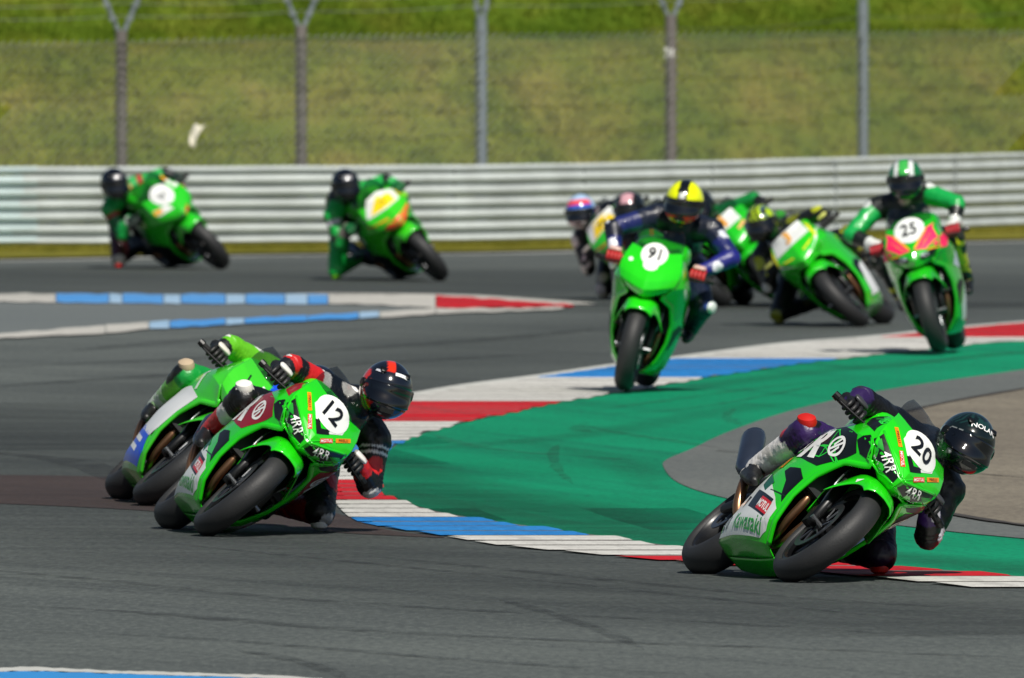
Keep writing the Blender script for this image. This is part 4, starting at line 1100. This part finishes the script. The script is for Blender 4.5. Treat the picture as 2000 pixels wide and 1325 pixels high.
bC = make_bike(266, 989, 7, 50, 1, 'green, white and blue racing motorcycle behind number 12 at far left', dict(paint='#3ecb28', decals=Dc, screen=1, face='plain'))
make_rider(bC, 'hang', 50, 1, 'rider in bright green and black leathers half hidden behind the number 12 rider', SUIT(
    base='#121413', cols={'upperarmO': '#5fb81c', 'forearmO': [(.5, '#5fb81c'), (1, '#161716')], 'thighO': '#10913a', 'shinO': [(.5, '#6cc03a'), (1, '#cfd8c8')], 'collar': '#5fb81c', 'torso': '#57ac1a'},
    patches=[('kneecapO', 0, (.4, -.6, .6), .05, '#141615'), ('upperarmO', .4, (0, -.3, 1), .035, '#e2e6dc')],
    boot=['#9fc58c', '#151616'], cup='#d5d6d0', slider='#b9a58a', glove='#171816', glove_plate='#d5d2c6',
    adj={'head': (0, .09, -.07), 'neck': (0, .04, -.04)}, helmet=dict(pattern=lambda x, y, z: '#2fae3c' if abs(y) > .5 and z > .3 else '#141a2a', keep=.5, yaw=6)), voxel=.011)
# number 91, plain green
D91 = [('front', '#eef0ec', [ell(0, .92, .088, .075), ell(0, .85, .05, .035)], .003), ('front', '#17181a', [txt('91', 0, .925, .078, bold=.02)], .014), ('front', '#eef0ec', [ell(-.14, .86, .016, .013)], .005)]
b91 = make_bike(1216, 770, -6, 13, 1, 'plain bright green racing motorcycle number 91 riding upright over the kerb', dict(paint='#22d015', decals=D91, face='plain', z=.022, gold=1))
make_rider(b91, 'sit', 13, 1, 'rider in navy blue leathers with yellow and black helmet on the number 91 motorcycle', SUIT(
    base='#101a30', cols={'upperarm': [(.45, '#101a30'), (1, '#16205c')], 'forearm': [(.5, '#161a2a'), (1, '#172062')], 'torso': '#0f1a30', 'collar': '#101828', 'forearmI': '#1b2074'},
    patches=[('upperarmI', .25, (.6, .6, .3), .04, '#c9ced8'), ('forearmI', .6, (.6, .5, 0), .04, '#dfe2ea'), ('forearmO', .7, (.8, -.3, 0), .04, '#e4e6ee'), ('torso', .9, (1, 0, .2), .03, '#b08040'), ('kneecapI', 0, (.8, .3, .2), .03, '#20408a')],
    boot=['#10141e', '#10141e'], cup='#c5cad6', slider='#dfe6e2', glove='#b52a2a', glove_plate='#caa79d',
    helmet=dict(pattern=pat91, vents=False, keep=.6, yaw=-2, pitch=6), adj={'knI': (0, -.09, -.06)}), voxel=.011)
# number 25, pink nose
D25 = [('front', '#e6e9e6', [ell(0, .915, .112, .09)], .003), ('front', '#15181a', [txt('25', 0, .92, .088, bold=.02)], .014)]
for sg in (-1, 1):
    D25 += [('front', '#f7285f', [poly_geo([(sg*.012, .765), (sg*.05, .83), (sg*.115, .90), (sg*.18, .925), (sg*.225, .88), (sg*.215, .79), (sg*.19, .735), (sg*.155, .775), (sg*.10, .755)])], .003),
            ('front', '#f0a818', [line((sg*.02, .775), (sg*.12, .895), .014), line((sg*.10, .748), (sg*.20, .75), .010)], .005),
            ('front', '#101412', [poly_geo([(sg*.03, .715), (sg*.12, .74), (sg*.19, .77), (sg*.14, .705), (sg*.05, .685)])], .004),
            ('front', '#9aa4a8', [ell(sg*.075, .72, .03, .013)], .006)]
D25 += side_blocks([('#d9dee2', [(.50, .22), (.90, .19), (.96, .30), (.80, .46), (.62, .46)]), ('#c6cfe0', [(.80, .66), (1.05, .70), (1.1, .60), (.9, .56)])])
D25 += side_blocks([('#f7285f', [(1.395, .735), (1.36, .80), (1.20, .845), (1.10, .80), (1.28, .74)])])
b25 = make_bike(1838, 695, -6, 15, -1, 'green racing motorcycle number 25 with pink nose panels, upright at right', dict(paint='#1fb41a', decals=D25, z=.022))
make_rider(b25, 'sit', 15, -1, 'rider in green and black leathers with green helmet, upright on the number 25 motorcycle', SUIT(
    base='#0e1412', cols={'upperarm': [(.15, '#0e1412'), (1, '#0fa048')], 'forearm': [(.25, '#0fa048'), (.7, '#0e1412'), (1, '#cfd3cf')], 'thighO': '#1a1c14', 'shinO': [(.5, '#c4c81e'), (1, '#15181a')]},
    patches=[('upperarmI', 0, (.5, -.6, .4), .04, '#d8dcd8'), ('upperarmO', 0, (.5, .6, .4), .04, '#d8dcd8'), ('torso', 1, (1, .2, .2), .04, '#c79a9f'), ('kneecapO', .2, (.5, .6, 0), .06, '#c9cc18')],
    boot=['#b4b62a', '#141516'], slider='#23261e', glove='#a81f2a', glove_plate='#d8d4d2',
    helmet=dict(pattern=pat25, vents=False, keep=.3, yaw=0, pitch=6), adj={'head': (0, -.10, .0), 'neck': (0, -.06, 0), 'chest': (0, -.03, 0), 'shI': (0, -.03, 0), 'shO': (0, -.03, 0), 'knI': (.02, -.12, .05)}), voxel=.011)
# white / green leaning machine with yellow trim
DF = [('front', '#dfe2de', [poly_geo([(-.17, .85), (.17, .85), (.14, .985), (-.14, .985)])], .003), ('front', '#e8a416', [txt('3', 0.0, .925, .10, bold=.03)], .013)]
for sg in (-1, 1): DF += [('front', '#e8e020', [line((sg*.19, .80), (sg*.175, .97), .02), line((sg*.05, .76), (sg*.2, .80), .012)], .005), ('front', '#dfe3e4', [poly_geo([(sg*.06, .69), (sg*.19, .77), (sg*.22, .86), (sg*.16, .76)])], .004)]
DF += side_blocks([('#d3dae6', [(1.18, .84), (1.06, .90), (.84, .82), (.74, .72), (.90, .74), (1.1, .78)]), ('#e2e6e6', [(.46, .20), (.95, .175), (1.0, .30), (.96, .42), (.74, .47), (.55, .42)]), ('#0d0f12', [(.70, .64), (.94, .70), (.98, .62), (.74, .54)])])
bF = make_bike(1692, 639, -9, 43, -1, 'green and white racing motorcycle with yellow trim leaning behind number 25', dict(paint='#24c61c', decals=DF))
make_rider(bF, 'hang', 43, -1, 'rider in black with yellow pads and patterned helmet, leaning beside number 25', SUIT(
    base='#141517', cols={'shinO': [(.3, '#141517'), (1, '#3a3c30')]},
    patches=[('upperarmO', 0, (.6, .3, .7), .06, '#b4bc20'), ('elb', 0, (0, 0, 1), .05, '#b4bc20')] if False else [('upperarmO', .05, (.6, .3, .7), .06, '#b4bc20'), ('forearmO', .05, (.4, .3, .8), .05, '#b4bc20'), ('upperarmI', .2, (.8, -.4, .2), .055, '#b4bc20'), ('forearmI', .1, (.7, -.5, 0), .045, '#cfcdc8'), ('forearmI', .7, (.8, 0, 0), .04, '#b9c12c'), ('kneecapI', .1, (.8, -.3, 0), .05, '#8a901c'), ('kneecapO', 0, (.5, .5, .6), .055, '#b4bc20'), ('shinO', .5, (.7, .6, 0), .05, '#a4aa22')],
    boot=['#57562a', '#18191a'], slider='#77761f', glove='#1a1b1b', glove_plate='#cdd06a',
    adj={}, helmet=dict(pattern=patF, keep=.3, yaw=4)), voxel=.011)
# green machine partly hidden behind number 91 and its neighbour
DG = [('front', '#e2e5e2', [poly_geo([(-.14, .85), (.14, .85), (.11, .985), (-.11, .985)])], .003), ('front', '#eda01e', [rect(.0, .93, .03, .12, 10)], .006), ('front', '#e8b070', [rect(.11, .80, .08, .03, 20)], .006)]
DG += side_blocks([('#0b0e0c', [(.36, .13), (.60, .12), (.98, .13), (1.06, .28), (1.13, .44), (.95, .50), (.62, .50), (.5, .36)])])
bG = make_bike(1556, 600, -9, 42, -1, 'green racing motorcycle half hidden between number 91 and the yellow trimmed machine', dict(paint='#20bf22', decals=DG, face='plain'))
make_rider(bG, 'hang', 42, -1, 'rider in green and black leathers mostly hidden behind the number 91 rider', SUIT(
    base='#121514', cols={'upperarmO': '#12883c', 'forearmO': [(.6, '#12883c'), (1, '#141615')], 'collar': '#12883c'}, boot=['#151616', '#151616'], slider='#2a8a2a', glove='#161817',
    adj={}, helmet=dict(pattern=pat_plain('#14181a'), keep=.3, yaw=4)), voxel=.013)
# yellow plate, light blue helmet
DH = [('front', '#d9dcd8', [poly_geo([(-.18, .84), (.18, .86), (.13, .985), (-.15, .985)])], .003), ('front', '#f0cf10', [poly_geo([(-.13, .85), (.13, .865), (.07, .965), (-.07, .97)])], .005), ('front', '#2b2a12', [txt('74', 0, .905, .06)], .007), ('front', '#d87818', [line((-.2, .78), (.02, .73), .014), line((.19, .86), (.2, .99), .014)], .005)]
DH += side_blocks([('#0b0e0c', [(.36, .13), (.60, .12), (.98, .13), (1.06, .28), (1.13, .44), (.95, .50), (.62, .50), (.5, .36)])])
bH = make_bike(1324, 588, -10, 46, -1, 'green racing motorcycle with yellow number plate, hidden behind number 91', dict(paint='#2ac01c', decals=DH, face='plain'))
make_rider(bH, 'hang', 46, -1, 'rider in black and white leathers with pale blue and red helmet, left of number 91', SUIT(
    base='#121214', cols={'shinI': '#1a1a1c'}, patches=[('upperarmI', 0, (.6, -.6, .4), .06, '#d8d4cc'), ('forearmI', 0, (.5, -.6, .3), .05, '#d4cfc4'), ('forearmI', .5, (.7, -.5, 0), .05, '#cfc6cc'), ('forearmI', .9, (.7, -.5, 0), .05, '#c4b4c0'), ('thighI', .8, (.8, 0, .2), .05, '#c9c4b4'), ('kneecapI', .2, (.7, -.4, .2), .06, '#cfc6c6'), ('collarO', .5, (.6, 0, .6), .05, '#d9d2d2'), ('neck', .6, (1, 0, -.2), .05, '#d8d4cf')],
    boot=['#17171a', '#17171a'], slider='#b4a890', glove='#1a1819', glove_plate='#cfc8c0',
    adj={'head': (0, -.01, -.03)}, helmet=dict(pattern=patH, vents=False, keep=.15, yaw=2)), voxel=.013)
bI = make_bike(1424, 600, -8, 43, -1, 'green racing motorcycle farthest back, seen only in part over the number 91 rider', dict(paint='#28be1c', decals=[('front', '#d87818', [line((-.12, .78), (-.02, .95), .02)], .005), ('front', '#e0e2de', [rect(.12, .9, .1, .06)], .004)]))
make_rider(bI, 'hang', 43, -1, 'rider in black with black and pink helmet, directly behind the yellow plate motorcycle', SUIT(
    base='#131415', cols={}, boot=['#151616', '#151616'], slider='#222222', glove='#161617',
    adj={}, helmet=dict(pattern=lambda x, y, z: '#c99aa2' if (x > .4 and z > .4 and abs(y) < .35) else '#0f1214', keep=.1, yaw=2)), voxel=.013)
# the two on the far track
DJ = [('front', '#e4e6e4', [ell(0, .915, .105, .088)], .003), ('front', '#55585a', [txt('61', 0, .92, .07)], .006), ('front', '#e4e6e2', [poly_geo([(-.19, .80), (-.03, .78), (-.05, .84), (-.18, .86)])], .004), ('front', '#e4e6e2', [poly_geo([(.14, .88), (.19, .88), (.18, .97), (.13, .97)])], .004), ('front', '#e8a818', [rect(-.15, .83, .07, .04, -10), rect(.16, .985, .05, .05)], .006), ('front', '#c84018', [rect(.04, .70, .09, .03, 20)], .005)]
DJ += side_blocks([('#0b0e0c', [(.36, .13), (.60, .12), (.98, .13), (1.06, .28), (1.13, .44), (.95, .50), (.62, .50), (.5, .36)])])
bJ = make_bike(440, 526, 20, 42, -1, 'green racing motorcycle with white round plate, leftmost on the far track', dict(paint='#27bf22', decals=DJ))
make_rider(bJ, 'hang', 42, -1, 'rider in green and black leathers with red knee slider, leftmost on the far track', SUIT(
    base='#11161a', cols={'upperarmO': [(.3, '#b02a30'), (1, '#14a544')], 'collar': '#12a045', 'forearmI': '#12a045', 'upperarmI': [(.3, '#a8202a'), (1, '#0d6a3a')], 'forearmO': '#15181a', 'thighI': [(.5, '#11161a'), (1, '#451a22')]},
    patches=[('kneecapI', .1, (.8, -.3, 0), .06, '#b4aca2'), ('forearmI', .95, (.8, -.3, 0), .05, '#cfd4cf'), ('collarO', .5, (.8, 0, .3), .04, '#b98a3a')],
    boot=['#151819', '#151819'], slider='#d81818', glove='#20302a', adj={'head': (0, .08, .04), 'neck': (0, .05, .02), 'chest': (0, .03, 0), 'shI': (0, .04, .02), 'shO': (0, .04, .02)}, helmet=dict(pattern=patK, keep=.2, yaw=2)), voxel=.013)
DK = [('front', '#dfe0da', [poly_geo([(-.20, .86), (.16, .83), (.18, .92), (.06, .99), (-.06, .99)])], .003), ('front', '#f0d410', [poly_geo([(-.14, .87), (.12, .845), (.13, .91), (.02, .965)])], .005), ('front', '#4a4410', [txt('72', .02, .90, .045)], .007),
      ('front', '#f05a30', [poly_geo([(-.12, .66), (.0, .655), (.13, .67), (.19, .76), (.10, .75), (0, .745), (-.13, .73)])], .004), ('front', '#d8a010', [line((-.21, .80), (-.05, .77), .018), line((.19, .84), (.185, .96), .018)], .005)]
DK += side_blocks([('#0b0e0c', [(.36, .13), (.60, .12), (.98, .13), (1.06, .28), (1.13, .44), (.95, .50), (.62, .50), (.5, .36)])])
bK = make_bike(868, 549, 15, 41, -1, 'green racing motorcycle with yellow plate and orange chin, middle of the far track', dict(paint='#35c41c', decals=DK))
make_rider(bK, 'hang', 41, -1, 'rider in green and black leathers with navy helmet, middle of the far track', SUIT(
    base='#10161a', cols={'upperarmO': '#18b048', 'collarO': [(.4, '#10161a'), (1, '#18b048')], 'forearmO': [(.5, '#131618'), (1, '#18a848')], 'upperarmI': [(.35, '#c9c4cc'), (.7, '#18b048'), (1, '#3a3038')], 'forearmI': [(.5, '#18a045'), (1, '#7a746c')], 'thighI': [(.4, '#10161a'), (1, '#18b048')], 'collarI': '#18b048', 'kneecapI': '#14b848', 'shinI': '#129a3e'},
    boot=['#10221a', '#141718'], slider='#7ac818', glove='#1a6a38', adj={'head': (0, -.05, -.01), 'neck': (0, -.03, 0)}, helmet=dict(pattern=patK, keep=.2, yaw=2)), voxel=.013)
finish_bodies()
